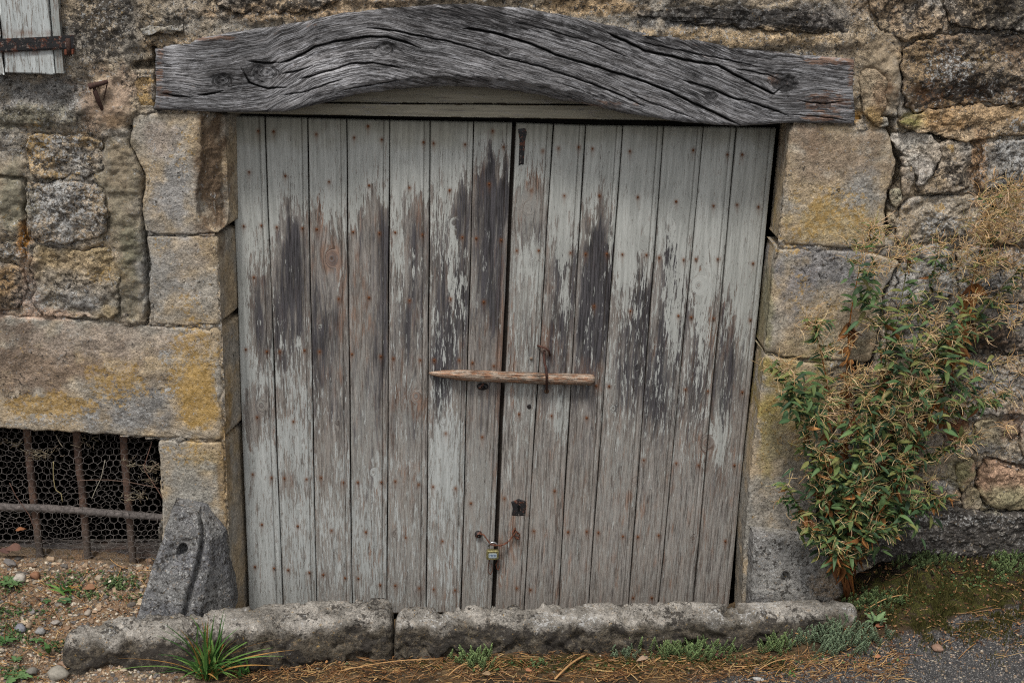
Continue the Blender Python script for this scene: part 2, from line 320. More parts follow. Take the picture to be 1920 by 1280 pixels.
# ------------------------------------------------------------------ painted wear of the masonry (all at fixed places on the wall)
#  (photo x, y, radius x, radius y, kind, value, strength) - kind c: body colour, w/k/y: white, black, yellow lichen
TAN, GREY, PINK, BRN, OLV, DGR, SAND, SLATE = lin(148, 131, 109), lin(133, 128, 121), lin(160, 134, 116), lin(104, 82, 62), lin(112, 107, 92), lin(70, 66, 62), lin(166, 148, 120), lin(112, 111, 110)
PAINT = [
 # top left
 (200, 40, 70, 90, 'k', .75, 1), (150, 90, 40, 60, 'k', .35, 1), (90, 190, 120, 40, 'c', SLATE, .8), (60, 180, 110, 30, 'w', .35, 1), (60, 170, 130, 50, 'k', .3, 1),
 (70, 215, 80, 22, 'c', OLV, .9), (200, 190, 45, 55, 'c', lin(142, 122, 104), .9), (225, 160, 35, 30, 'c', lin(160, 140, 122), .7), (215, 228, 25, 16, 'c', lin(146, 120, 92), .7),
 (120, 280, 90, 50, 'w', .55, 1), (70, 265, 30, 40, 'y', .5, 1), (110, 300, 60, 50, 'k', .45, 1), (120, 390, 90, 60, 'w', .6, 1), (120, 370, 80, 60, 'k', .55, 1), (120, 330, 60, 12, 'y', .5, 1),
 (25, 380, 35, 60, 'c', OLV, .95), (225, 350, 38, 110, 'c', lin(116, 108, 92), .95), (225, 300, 20, 50, 'c', lin(126, 114, 96), .8), (245, 520, 34, 90, 'c', lin(104, 98, 84), .9), (250, 480, 24, 40, 'c', lin(104, 100, 84), .9), (255, 560, 22, 50, 'w', .35, 1),
 (45, 455, 12, 36, 'c', lin(150, 104, 44), .95), (50, 540, 20, 60, 'c', PINK, .8), (20, 540, 40, 50, 'k', .5, 1), (20, 475, 45, 20, 'w', .5, 1), (20, 475, 45, 20, 'k', .4, 1), (15, 530, 30, 30, 'c', lin(140, 112, 78), .7),
 (140, 510, 90, 40, 'c', lin(140, 122, 94), .7), (120, 560, 90, 34, 'w', .42, 1), (110, 550, 90, 40, 'c', SLATE, .5), (120, 535, 30, 30, 'k', .4, 1), (185, 515, 30, 20, 'y', .5, 1), (215, 525, 30, 25, 'w', .4, 1),
 (75, 590, 80, 10, 'c', PINK, .7),
 # left jamb stones
 (330, 330, 26, 90, 'c', lin(142, 138, 132), .9), (345, 280, 26, 60, 'y', .42, 1), (300, 260, 30, 30, 'c', lin(150, 138, 128), .7), (320, 370, 40, 50, 'c', lin(134, 132, 130), .7), (395, 330, 28, 130, 'c', lin(100, 84, 68), 1), (285, 320, 14, 100, 'w', .4, 1),
 (330, 500, 50, 70, 'c', lin(142, 134, 124), .6), (300, 520, 40, 70, 'c', lin(128, 127, 124), .7), (300, 460, 25, 25, 'y', .35, 1), (350, 570, 36, 30, 'y', .42, 1), (300, 540, 30, 50, 'w', .3, 1),
 # big left block
 (60, 680, 160, 60, 'c', lin(120, 104, 90), .9), (200, 640, 160, 30, 'c', lin(146, 134, 122), .7), (20, 720, 50, 60, 'k', .3, 1), (360, 700, 60, 110, 'y', .72, 1), (370, 750, 46, 70, 'y', .95, 1), (370, 750, 44, 66, 'c', lin(166, 136, 84), .75), (90, 760, 100, 26, 'y', .9, 1),
 (210, 720, 70, 46, 'y', .68, 1), (120, 790, 160, 20, 'w', .5, 1), (250, 780, 70, 36, 'w', .5, 1), (310, 670, 20, 20, 'w', .6, 1), (320, 735, 16, 16, 'w', .6, 1), (250, 770, 90, 40, 'c', SLATE, .8), (355, 670, 14, 14, 'w', .5, 1), (290, 710, 30, 14, 'c', lin(96, 84, 72), .6), (30, 650, 30, 50, 'c', lin(96, 84, 74), .6),
 # lower left jamb
 (360, 850, 60, 26, 'y', .48, 1), (380, 870, 40, 30, 'c', lin(138, 122, 88), .6), (360, 910, 50, 50, 'c', lin(132, 130, 124), .8), (420, 900, 10, 120, 'c', lin(120, 98, 66), .7), (350, 950, 60, 24, 'c', lin(130, 127, 120), .7), (410, 1060, 20, 70, 'c', lin(134, 132, 126), .7),
 # above the lintel
 (520, 10, 120, 26, 'k', .7, 1), (330, 30, 80, 26, 'k', .5, 1), (560, 25, 140, 16, 'c', lin(146, 124, 98), .8), (330, 80, 60, 18, 'c', lin(140, 122, 98), .8), (430, 15, 60, 30, 'k', .55, 1), (700, 5, 90, 14, 'c', lin(158, 136, 110), .7), (900, -5, 120, 16, 'k', .4, 1), (1120, 15, 90, 18, 'c', lin(168, 142, 108), .8),
 (1390, 35, 200, 20, 'k', .72, 1), (1380, 40, 190, 22, 'c', lin(92, 90, 88), .9), (1400, 70, 220, 16, 'c', lin(152, 132, 104), .9), (1550, 30, 60, 20, 'c', lin(110, 104, 98), .7), (1650, 60, 50, 80, 'c', lin(142, 126, 104), .8), (1640, 10, 40, 30, 'c', lin(140, 120, 98), .6),
 # right wall
 (1640, 170, 40, 60, 'c', lin(140, 126, 106), .8), (1640, 220, 18, 18, 'c', lin(150, 122, 76), .7), (1600, 220, 14, 14, 'c', lin(158, 122, 66), .8), (1650, 170, 16, 30, 'c', lin(124, 104, 84), .7),
 (1720, 20, 90, 50, 'k', .5, 1), (1860, 60, 90, 40, 'k', .75, 1), (1740, 60, 60, 40, 'c', lin(138, 118, 96), .6), (1880, 20, 60, 40, 'c', lin(84, 76, 62), .7),
 (1780, 130, 60, 50, 'w', .5, 1), (1720, 120, 30, 60, 'c', lin(138, 116, 86), .6), (1830, 160, 120, 40, 'k', .8, 1), (1800, 175, 120, 26, 'c', lin(70, 48, 32), .9), (1740, 180, 40, 26, 'k', .5, 1), (1850, 110, 50, 20, 'y', .3, 1),
 (1850, 210, 90, 22, 'c', lin(150, 126, 96), .8), (1710, 230, 30, 16, 'c', lin(110, 108, 62), .8), (1760, 230, 40, 16, 'c', lin(150, 118, 80), .6), (1850, 245, 70, 14, 'k', .4, 1), (1905, 235, 20, 20, 'w', .6, 1),
 (1715, 275, 34, 30, 'c', lin(164, 158, 148), .95), (1765, 285, 40, 24, 'c', lin(150, 138, 122), .7), (1780, 278, 14, 10, 'y', .6, 1), (1780, 325, 50, 30, 'k', .65, 1), (1730, 340, 30, 24, 'w', .3, 1), (1895, 285, 34, 46, 'w', .65, 1), (1890, 300, 50, 50, 'k', .55, 1), (1835, 300, 14, 60, 'c', lin(160, 128, 96), .8),
 (1720, 400, 46, 30, 'c', lin(150, 138, 120), .8), (1765, 390, 14, 10, 'y', .8, 1), (1760, 420, 60, 26, 'w', .6, 1), (1760, 430, 60, 20, 'k', .4, 1), (1880, 390, 50, 50, 'k', .35, 1), (1700, 420, 20, 50, 'c', lin(150, 132, 108), .6),
 (1570, 290, 90, 50, 'c', lin(132, 116, 98), .9), (1520, 260, 40, 30, 'c', lin(112, 94, 78), .6), (1560, 400, 90, 60, 'y', .62, 1), (1500, 430, 50, 40, 'y', .5, 1), (1620, 360, 30, 40, 'c', lin(128, 126, 122), .7), (1560, 420, 80, 40, 'c', lin(160, 142, 104), .7),
 (1540, 500, 90, 40, 'c', lin(118, 117, 118), .9), (1530, 500, 80, 34, 'k', .42, 1), (1500, 560, 30, 70, 'c', lin(122, 118, 118), .6), (1500, 540, 20, 60, 'y', .42, 1), (1560, 600, 70, 50, 'c', lin(146, 130, 106), .7), (1540, 590, 60, 50, 'y', .36, 1), (1480, 470, 40, 12, 'y', .6, 1), (1560, 640, 60, 26, 'c', lin(138, 130, 108), .6), (1440, 580, 10, 90, 'c', lin(116, 112, 86), .7),
 (1700, 540, 30, 60, 'w', .6, 1), (1700, 560, 40, 80, 'c', lin(150, 146, 140), .7), (1810, 520, 120, 60, 'w', .5, 1), (1850, 540, 120, 80, 'k', .5, 1), (1850, 650, 100, 70, 'k', .6, 1), (1860, 720, 90, 50, 'w', .5, 1), (1760, 640, 50, 80, 'k', .4, 1), (1860, 640, 60, 30, 'c', lin(86, 70, 56), .7), (1880, 460, 50, 40, 'c', lin(150, 120, 88), .6),
 (1480, 730, 50, 60, 'y', .5, 1), (1500, 760, 70, 90, 'c', lin(146, 130, 88), .8), (1440, 820, 16, 130, 'c', lin(146, 132, 76), .6), (1430, 800, 20, 120, 'y', .4, 1), (1500, 820, 50, 60, 'y', .45, 1), (1470, 860, 40, 50, 'c', lin(136, 130, 116), .5), (1460, 940, 70, 50, 'c', lin(134, 129, 121), .8), (1460, 990, 80, 14, 'k', .3, 1), (1400, 960, 10, 60, 'c', lin(128, 126, 120), .6),
 (1600, 720, 40, 50, 'c', lin(132, 122, 104), .6), (1795, 805, 24, 24, 'c', lin(104, 70, 48), .95), (1860, 810, 40, 30, 'c', lin(140, 128, 104), .7), (1900, 800, 20, 30, 'c', lin(110, 82, 66), .6), (1880, 845, 60, 20, 'w', .35, 1),
 (1800, 880, 30, 30, 'c', lin(126, 120, 88), .6), (1885, 890, 60, 26, 'c', lin(158, 130, 108), .95), (1890, 935, 60, 24, 'c', lin(120, 114, 90), .8), (1770, 910, 40, 26, 'w', .3, 1), (1760, 930, 50, 12, 'c', lin(126, 102, 76), .5), (1830, 935, 20, 26, 'c', lin(132, 120, 94), .5),
 (1800, 975, 160, 14, 'w', .5, 1), (1800, 1000, 180, 36, 'k', .82, 1), (1650, 1000, 120, 60, 'k', .7, 1), (1700, 880, 60, 60, 'c', lin(120, 106, 84), .5),
 # right guard stone
 (1480, 1060, 90, 60, 'c', lin(122, 120, 116), .7), (1450, 1022, 50, 14, 'k', .5, 1), (1490, 1090, 70, 40, 'k', .4, 1), (1500, 1040, 60, 20, 'w', .25, 1), (1550, 1100, 24, 30, 'c', lin(140, 118, 92), .6), (1385, 1060, 10, 60, 'c', lin(116, 112, 104), .6),
]
PAINT = [(a, b, max(c, 6), max(d, 6), k, v, s_) for a, b, c, d, k, v, s_ in PAINT]
def style(px, py, X, Z, base=(TAN, GREY), w=.12, k=.12, y=.05, smooth=0.0, seed=0.0, dark=1.0, paint=True):
    n = len(px); a = sst(-.35, .35, fb(X, Z, 7, 4, seed))[:, None]
    col = base[0]*(1-a)+base[1]*a
    v = 1+.35*fb(X, Z, 22, 4, seed+5); col = col*v[:, None]*dark
    W = np.full(n, w)+.22*fb(X, Z, 5, 3, seed+9); K = np.full(n, k)+.25*fb(X, Z, 6, 3, seed+3); Yl = np.full(n, y)+.12*fb(X, Z, 6, 3, seed+14)
    if paint:
        e1 = fb(X, Z, 14, 4, 31.)*1.1; e2 = fb(X, Z, 30, 3, 51.)*.5
        for bx, by, rx, ry, kind, val, st in PAINT:
            sel = (abs(px-bx) < rx*2.1) & (abs(py-by) < ry*2.1)
            if not sel.any(): continue
            r = np.hypot((px[sel]-bx)/rx, (py[sel]-by)/ry)
            f = sst(1.45, .55, r+e1[sel]+e2[sel])*st if kind == 'c' else sst(1.5, .3, r+.6*e1[sel])*st
            if kind == 'c': col[sel] = col[sel]*(1-f[:, None])+val*f[:, None]*v[sel][:, None]
            elif kind == 'w': W[sel] = np.maximum(W[sel], f*val)
            elif kind == 'k': K[sel] = np.maximum(K[sel], f*val)
            else: Yl[sel] = np.maximum(Yl[sel], f*val)
    msk = np.stack([np.clip(W, 0, 1), np.clip(K, 0, 1), np.clip(Yl, 0, 1), np.full(n, smooth)], 1)
    return col, msk

# ------------------------------------------------------------------ stones
STONES = []        # (polygon in world XZ) for the mortar
def resample(P, step):
    Q = np.vstack([P, P[:1]]); d = np.r_[0, np.cumsum(np.linalg.norm(np.diff(Q, axis=0), axis=1))]
    n = max(16, int(d[-1]/step)); t = np.arange(n)*d[-1]/n
    return np.stack([np.interp(t, d, Q[:, i]) for i in range(2)], 1)
def chaikin(P, k=1, c=.25):
    for _ in range(k):
        N_ = np.roll(P, -1, 0); P = np.stack([P*(1-c)+N_*c, P*c+N_*(1-c)], 1).reshape(-1, P.shape[1])
    return P
def stone(poly, Y0=0.0, back=.07, res=.0045, rnd_=.010, bulge=.006, rough=.005, rf=14, wob=.0035, cut=1, cc=.2, seed=0.0, parent=None, name='stone', world=False,
          splay=None, yfun=None, st=None, label=None, ring_back=8, shrink=.25, mat=None):
    P = np.array(poly, float)
    XZ = P if world else U(P[:, 0], P[:, 1], Y0)[:, [0, 2]]
    a2 = (XZ[:, 0]*np.roll(XZ[:, 1], -1)-np.roll(XZ[:, 0], -1)*XZ[:, 1]).sum()
    if a2 < 0: XZ = XZ[::-1]
    XZ = resample(chaikin(XZ, cut, cc), res)
    T = np.roll(XZ, -1, 0)-np.roll(XZ, 1, 0); T /= np.linalg.norm(T, axis=1)[:, None]; Nn = np.stack([T[:, 1], -T[:, 0]], 1)
    XZs = XZ.copy(); XZ = XZ+Nn*(fb(XZ[:, 0], XZ[:, 1], 26, 4, seed)*wob*2.2)[:, None]
    STONES.append(XZ.copy())
    c = XZ.mean(0); D = XZ-c; L = np.linalg.norm(D, axis=1); h = np.abs((D*Nn).sum(1))
    nring = int(np.clip(L.max()/res, 6, 110)); t = (np.arange(1, nring+1)/nring)**.92
    n = len(XZ)
    S = c+t[:, None, None]*D[None]; e = (1-t)[:, None]*h[None]
    X, Z = S[..., 0].ravel(), S[..., 1].ravel(); e = e.ravel()
    q = np.clip(1-e/rnd_, 0, 1); Y = Y0+rnd_*(1-np.sqrt(np.clip(1-q*q, 0, 1)))-bulge*(1-np.exp(-e/.035))
    nz = fb(X, Z, rf, 5, seed, .55)
    Y = Y+nz*rough*1.6+fb(X, Z, rf*.3, 2, seed+4)*rough*1.5-np.abs(fb(X, Z, rf*.8, 4, seed+14))*rough*2.2
    if yfun is not None:
        px, py = PX(np.stack([X, np.full_like(X, Y0), Z], 1)); Y = Y+yfun(px, py, X, Z)
    # skirt
    Ye = Y.reshape(nring, n)[-1]; ks = np.arange(1, ring_back+1)/ring_back
    sk = []
    for k_ in ks:
        sh = shrink*(back*k_)
        off = -Nn*sh
        if splay is not None:
            side, amt = splay; wgt = np.clip(Nn[:, 0]*side, 0, 1)**2
            off = off*(1-wgt)[:, None]; off[:, 0] -= side*amt*k_*wgt
        bl = min(1, k_*back/.03) if splay is not None else 0; xz = XZ*(1-bl)+XZs*bl+off; nn_ = fb(XZ[:, 0]+XZ[:, 1], 0*XZ[:, 0]+back*k_, 16, 3, seed+2)*rough*1.1
        sk.append(np.stack([xz[:, 0]-Nn[:, 0]*nn_*.6, np.maximum(Y0+back*k_, Ye+.002*k_), xz[:, 1]], 1))
    V = np.concatenate([np.stack([X, Y, Z], 1), *sk, [[c[0], Y.reshape(nring, n)[0].mean(), c[1]]]])
    F = grid_faces(nring+ring_back, n, wrapv=True)
    k_ = np.arange(n); T3 = np.stack([np.full(n, len(V)-1), k_, (k_+1) % n], 1)
    px, py = PX(np.stack([V[:, 0], np.minimum(V[:, 1], Y0+.03), V[:, 2]], 1))
    col, msk = style(px, py, V[:, 0]+1.0*V[:, 1], V[:, 2], seed=seed, **(st or {}))
    o = mesh(name, V, F[:, ::-1], mat or STONE, parent, None, {'Col': rgba(col), 'Msk': msk}, True, T3[:, ::-1])
    if label: o['label'] = label
    return o

wall = empty('stone_wall', (0, .05, 0), 'old rubble stone wall with dressed jamb blocks, crumbling mortar and lichen around the double door', 'wall')
YD = .13                                                   # plane of the door
def sdx(px1, px2, py): return abs(U(np.array(px2), np.array(py), YD)[0]-U(np.array(px1), np.array(py), 0)[0])
ash = dict(w=.14, k=.06, y=.08, smooth=.42, base=(lin(158, 141, 116), lin(142, 136, 126)))
# left jamb: chipped top block, squared block, long block over the cellar window, lower block
def chip(px, py, X, Z):
    edge = interp(py, [(215, 376), (300, 375), (360, 368), (400, 366), (425, 384), (436, 410)])+fb(X, Z, 30, 3, 3.)*5
    return sst(0, 6, px-edge)*(.012+np.clip((px-edge)/60, 0, 1)*.06+.006*fb(X, Z, 40, 4, 8.))
stone([(250, 220), (262, 213), (408, 214), (411, 330), (413, 436), (350, 441), (300, 440), (272, 434), (267, 390), (273, 330), (260, 300), (243, 268)], seed=1, back=YD+.03, shrink=.02, ring_back=34, splay=(1, -.046), yfun=chip, parent=wall, cut=1, cc=.06, rough=.003, bulge=.002, st=ash, rnd_=.006, label='chipped top block of the left door jamb')
stone([(275, 443), (330, 444), (405, 443), (409, 520), (411, 609), (345, 611), (287, 606), (279, 560), (283, 500)], seed=2, back=YD+.03, shrink=.02, ring_back=34, splay=(1, -.046), parent=wall, cc=.05, rough=.002, bulge=.002, st=ash, rnd_=.006)
stone([(-420, 585), (0, 590), (200, 603), (300, 612), (412, 616), (415, 720), (418, 825), (300, 821), (200, 815), (0, 803), (-420, 792)], seed=3, back=.2, shrink=.02, ring_back=34, splay=(1, -.06), parent=wall, cc=.04, rough=.003, bulge=.004, st=ash, rnd_=.009, label='long grey block with yellow lichen over the cellar window')
stone([(298, 826), (360, 828), (418, 830), (424, 960), (430, 1060), (436, 1200), (310, 1200), (303, 960)], seed=4, back=YD+.05, shrink=.02, ring_back=34, splay=(1, -.042), parent=wall, cc=.05, rough=.002, bulge=.002, st=ash, rnd_=.006)
# right jamb
stone([(1486, 235), (1520, 233), (1582, 236), (1664, 241), (1671, 268), (1681, 302), (1670, 345), (1664, 365), (1659, 430), (1662, 466), (1572, 465), (1482, 461), (1461, 452), (1462, 430), (1472, 330), (1480, 250)], seed=5, back=YD+.03, shrink=.02, ring_back=34, splay=(-1, .016), parent=wall, cc=.12, rough=.0025, bulge=.006, st=ash, rnd_=.012)
stone([(1458, 466), (1515, 467), (1603, 470), (1655, 480), (1688, 492), (1678, 510), (1660, 541), (1650, 588), (1645, 635), (1632, 679), (1549, 676), (1468, 669), (1434, 660), (1440, 600), (1450, 500)], seed=6, back=YD+.03, shrink=.02, ring_back=34, splay=(-1, .016), parent=wall, cc=.08, rough=.003, bulge=.004, st=ash)
stone([(1434, 664), (1470, 673), (1553, 684), (1555, 780), (1545, 860), (1534, 920), (1530, 1190), (1388, 1190), (1396, 1010), (1400, 960), (1410, 860), (1424, 760)], seed=7, back=YD+.03, shrink=.02, ring_back=34, splay=(-1, .016), parent=wall, cc=.05, rough=.002, bulge=.002, st=ash, rnd_=.01)
# loose small stones beside the right jamb and in the lintel pocket
RUB = [
 ([(252, 140), (290, 137), (294, 203), (262, 206), (249, 180)], .01, dict(base=(lin(166, 138, 92), lin(140, 118, 84)))),
 ([(1611, 135), (1640, 128), (1664, 148), (1662, 205), (1640, 236), (1616, 210)], -.012, dict(base=(lin(132, 118, 98), TAN))),
 ([(1596, 203), (1614, 208), (1637, 232), (1600, 233)], .015, dict(base=(lin(166, 130, 72), lin(150, 120, 80)))),
 ([(1639, 235), (1650, 219), (1667, 222), (1668, 236), (1650, 241)], -.012, dict(base=(lin(132, 134, 130), GREY), w=0, k=.05)),
 ([(1686, 295), (1700, 292), (1720, 303), (1716, 314), (1695, 312)], -.004, dict(base=(lin(138, 132, 116), GREY))),
 ([(1688, 314), (1712, 311), (1717, 338), (1706, 365), (1693, 370)], -.008, dict(base=(GREY, TAN))),
 ([(1668, 356), (1688, 352), (1695, 372), (1681, 394), (1669, 380)], -.004, dict(base=(lin(130, 124, 106), GREY))),
 ([(1662, 400), (1680, 396), (1683, 430), (1665, 428)], .008, dict(base=(lin(120, 108, 90), GREY))),
 ([(1697, 87), (1780, 62), (1960, 72), (1960, 192), (1800, 197), (1702, 214), (1692, 140)], -.008, dict(w=.25, k=.4, base=(lin(106, 90, 74), lin(128, 115, 98)))),
 ([(1620, -40), (1760, -40), (1780, 52), (1702, 80), (1645, 60)], -.004, dict(k=.45)),
 ([(1768, -40), (1960, -40), (1960, 62), (1788, 54)], -.012, dict(k=.6)),
 ([(1682, 226), (1702, 219), (1770, 202), (1830, 196), (1960, 203), (1960, 250), (1870, 257), (1820, 266), (1780, 262), (1740, 246), (1690, 243)], -.014, dict(base=(lin(148, 128, 102), TAN))),
 ([(1676, 247), (1742, 250), (1758, 262), (1764, 300), (1745, 330), (1716, 350), (1712, 312), (1692, 294), (1677, 280)], -.004, dict(base=(lin(162, 154, 144), GREY))),
 ([(1762, 266), (1790, 262), (1832, 272), (1836, 300), (1820, 350), (1790, 361), (1714, 362), (1720, 345), (1748, 330), (1766, 300)], -.008, dict(k=.35)),
 ([(1842, 266), (1960, 256), (1960, 342), (1880, 352), (1838, 358), (1826, 342), (1840, 300)], -.010, dict(w=.4, k=.4)),
 ([(1690, 385), (1717, 366), (1790, 366), (1834, 366), (1845, 400), (1838, 440), (1760, 448), (1692, 466), (1678, 440), (1684, 405)], -.006, dict(base=(lin(146, 134, 116), GREY), w=.3)),
 ([(1848, 366), (1960, 348), (1960, 452), (1852, 458), (1850, 400)], -.008, dict(k=.4)),
 ([(1694, 474), (1760, 454), (1788, 480), (1780, 560), (1704, 580), (1672, 575), (1690, 500)], -.004, dict(w=.35, base=(lin(150, 146, 138), GREY))),
 ([(1796, 462), (1960, 464), (1960, 560), (1860, 566), (1796, 556)], -.008, dict(w=.4, k=.35)),
 ([(1656, 610), (1680, 584), (1704, 590), (1760, 580), (1770, 640), (1700, 660), (1650, 664)], -.004, dict(w=.3)),
 ([(1775, 570), (1960, 570), (1960, 664), (1780, 652)], -.010, dict(k=.45, base=(BRN, GREY))),
 ([(1640, 680), (1700, 668), (1765, 654), (1775, 720), (1700, 766), (1624, 754), (1630, 700)], -.006, dict(w=.2, k=.25)),
 ([(1782, 662), (1960, 672), (1960, 782), (1880, 776), (1790, 782)], -.010, dict(w=.35, k=.45)),
 ([(1768, 790), (1814, 785), (1822, 830), (1772, 832)], .004, dict(base=(lin(104, 70, 50), lin(90, 62, 44)), w=.02)),
 ([(1829, 786), (1898, 787), (1909, 802), (1905, 828), (1859, 850), (1826, 848)], -.006, dict(base=(lin(142, 130, 106), GREY))),
 ([(1914, 790), (1960, 790), (1960, 868), (1912, 852)], -.006, {}),
 ([(1850, 859), (1920, 878), (1990, 892), (1990, 958), (1880, 954), (1846, 945), (1832, 911), (1834, 885)], .006, dict(base=(lin(152, 124, 102), lin(128, 116, 92)), w=.05, k=.1)),
 ([(1802, 930), (1816, 912), (1836, 916), (1844, 946), (1834, 957), (1807, 957)], -.004, {}),
 ([(1732, 902), (1790, 898), (1804, 930), (1793, 942), (1758, 938)], -.008, {}),
 ([(1795, 868), (1828, 858), (1831, 890), (1817, 911), (1803, 926), (1792, 900)], -.006, dict(base=(lin(128, 122, 92), TAN))),
 ([(1560, 690), (1598, 688), (1606, 760), (1590, 800), (1562, 790)], -.002, {}),
 ([(1562, 800), (1640, 766), (1700, 782), (1690, 860), (1560, 872)], -.004, {}),
 ([(1702, 784), (1764, 780), (1770, 838), (1722, 892), (1697, 860)], -.004, {}),
 ([(1546, 880), (1680, 876), (1726, 904), (1744, 940), (1600, 954), (1542, 940)], -.006, dict(k=.3)),
 ([(1560, 958), (1760, 946), (1840, 963), (2010, 962), (2010, 1060), (1700, 1056), (1560, 1050)], -.03, dict(k=.75, w=.2, base=(lin(92, 88, 84), GREY))),
 # left rubble
 ([(56, 250), (190, 256), (196, 328), (120, 336), (60, 330), (44, 300)], -.006, dict(w=.35, k=.4, base=(lin(152, 130, 98), GREY))),
 ([(44, 342), (120, 340), (195, 346), (205, 425), (190, 452), (60, 458), (50, 400)], -.008, dict(w=.45, k=.45)),
 ([(57, 461), (130, 466), (210, 468), (226, 520), (222, 598), (120, 596), (64, 585), (58, 510)], -.004, dict(base=(lin(142, 126, 98), GREY))),
 ([(-80, 463), (30, 453), (43, 462), (44, 480), (0, 486), (-80, 490)], -.006, dict(w=.4, k=.4)),
 ([(-120, 497), (44, 492), (50, 540), (40, 575), (0, 586), (-120, 582)], -.002, dict(base=(lin(140, 118, 88), GREY), k=.3)),
 ([(258, 54), (290, 46), (330, 48), (352, 57), (322, 65), (272, 65)], -.03, dict(base=(lin(140, 134, 120), GREY), w=.4)),
 ([(1196, 22), (1320, 10), (1480, 20), (1560, 34), (1600, 60), (1530, 64), (1330, 46), (1200, 34)], -.012, dict(base=(lin(88, 86, 84), lin(110, 106, 100)), k=.6)),
 ([(395, -60), (640, -60), (640, -2), (600, 14), (540, 24), (450, 26), (400, 10)], -.012, dict(k=.5)),
 ([(660, -60), (900, -60), (900, -14), (700, -8), (655, -12)], -.008, dict(k=.3)),
]
for i, (poly, y0, st) in enumerate(RUB):
    big = abs(max(p[0] for p in poly)-min(p[0] for p in poly)) > 60
    stone(poly, Y0=y0, seed=20+i*3.7, st=st, parent=wall, rough=.013 if big else .005, bulge=.003 if big else .006, rnd_=.009 if big else .007, cut=1, cc=.16, wob=.008 if big else .004, back=.06, rf=13 if big else 20)
# rubble beyond the picture, to both sides and above
def far_rubble():
    rr = random.Random(4)
    areas = [(-3.6, -1.62, .2, 2.9), (1.98, 3.9, .25, 2.9), (-1.62, 1.98, 2.19, 2.9)]
    for x0, x1, z0, z1 in areas:
        z = z0
        while z < z1:
            hh = rr.uniform(.12, .26); x = x0+rr.uniform(0, .1)
            while x < x1-.08:
                ww = min(rr.uniform(.16, .46), x1-x)
                if ww > .07 and not (x0 < -3 and z < 1.35 and x > -2.4):
                    g = .012; j = lambda: rr.uniform(-.015, .015)
                    P = [(x+g+j(), z+g+j()), (x+ww*.5, z+g+j()), (x+ww-g+j(), z+g+j()), (x+ww-g+j(), z+hh-g+j()), (x+ww*.5, z+hh-g+j()), (x+g+j(), z+hh-g+j())]
                    stone(P, Y0=rr.uniform(-.012, .006), world=True, seed=rr.uniform(0, 90), res=.014, rough=.010, rnd_=.018, cut=2, wob=.008, ring_back=2, parent=wall, st=dict(w=.3, k=rr.uniform(.15, .5), paint=False))
                x += ww
            z += hh
far_rubble()

# ---- mortar sheet with the door and the cellar window cut out
WINP = U(np.array([-420, 0, 200, 299, 304, 296, 296, -420]), np.array([792, 803, 815, 826, 960, 985, 1090, 1085]), 0)[:, [0, 2]]
DOORP = U(np.array([395, 600, 860, 1200, 1492, 1475, 1450, 1415, 1405, 1400, 1395, 445, 435, 425, 418, 398]), np.array([185, 140, 100, 140, 205, 300, 500, 900, 1000, 1130, 1300, 1300, 1100, 850, 600, 350]), 0)[:, [0, 2]]
LINTOP = [(290, 92), (340, 80), (430, 62), (520, 50), (600, 35), (650, 24), (700, 20), (780, 12), (850, 9), (930, 12), (1020, 22), (1100, 38), (1200, 60), (1280, 72), (1400, 92), (1500, 104), (1603, 112)]
LINBOT = [(290, 207), (400, 213), (470, 213), (545, 210), (600, 197), (660, 183), (720, 175), (760, 172), (800, 168), (860, 166), (905, 170), (960, 176), (1020, 184), (1080, 196), (1150, 210), (1220, 222), (1290, 232), (1390, 238), (1480, 233), (1602, 234)]
LINP = U(*np.array([(298, 98)]+[(a, b+6) for a, b in LINTOP[1:-1]]+[(1594, 120), (1590, 226), (1480, 226), (300, 205)], float).T, 0)[:, [0, 2]]
def inside(P, x, z):
    c = np.zeros(x.shape, bool)
    for i in range(len(P)):
        (x1, z1), (x2, z2) = P[i-1], P[i]
        if z1 == z2: continue
        c ^= ((z1 > z) != (z2 > z)) & (x < (x2-x1)*(z-z1)/(z2-z1)+x1)
    return c
def pdist(P, x, z, close=True):
    d = np.full(x.shape, 9.)
    for i in range(0 if close else 1, len(P)):
        a, b = P[i-1], P[i]; ab = b-a; t = np.clip(((x-a[0])*ab[0]+(z-a[1])*ab[1])/(ab@ab+1e-12), 0, 1)
        d = np.minimum(d, np.hypot(x-a[0]-t*ab[0], z-a[1]-t*ab[1]))
    return d
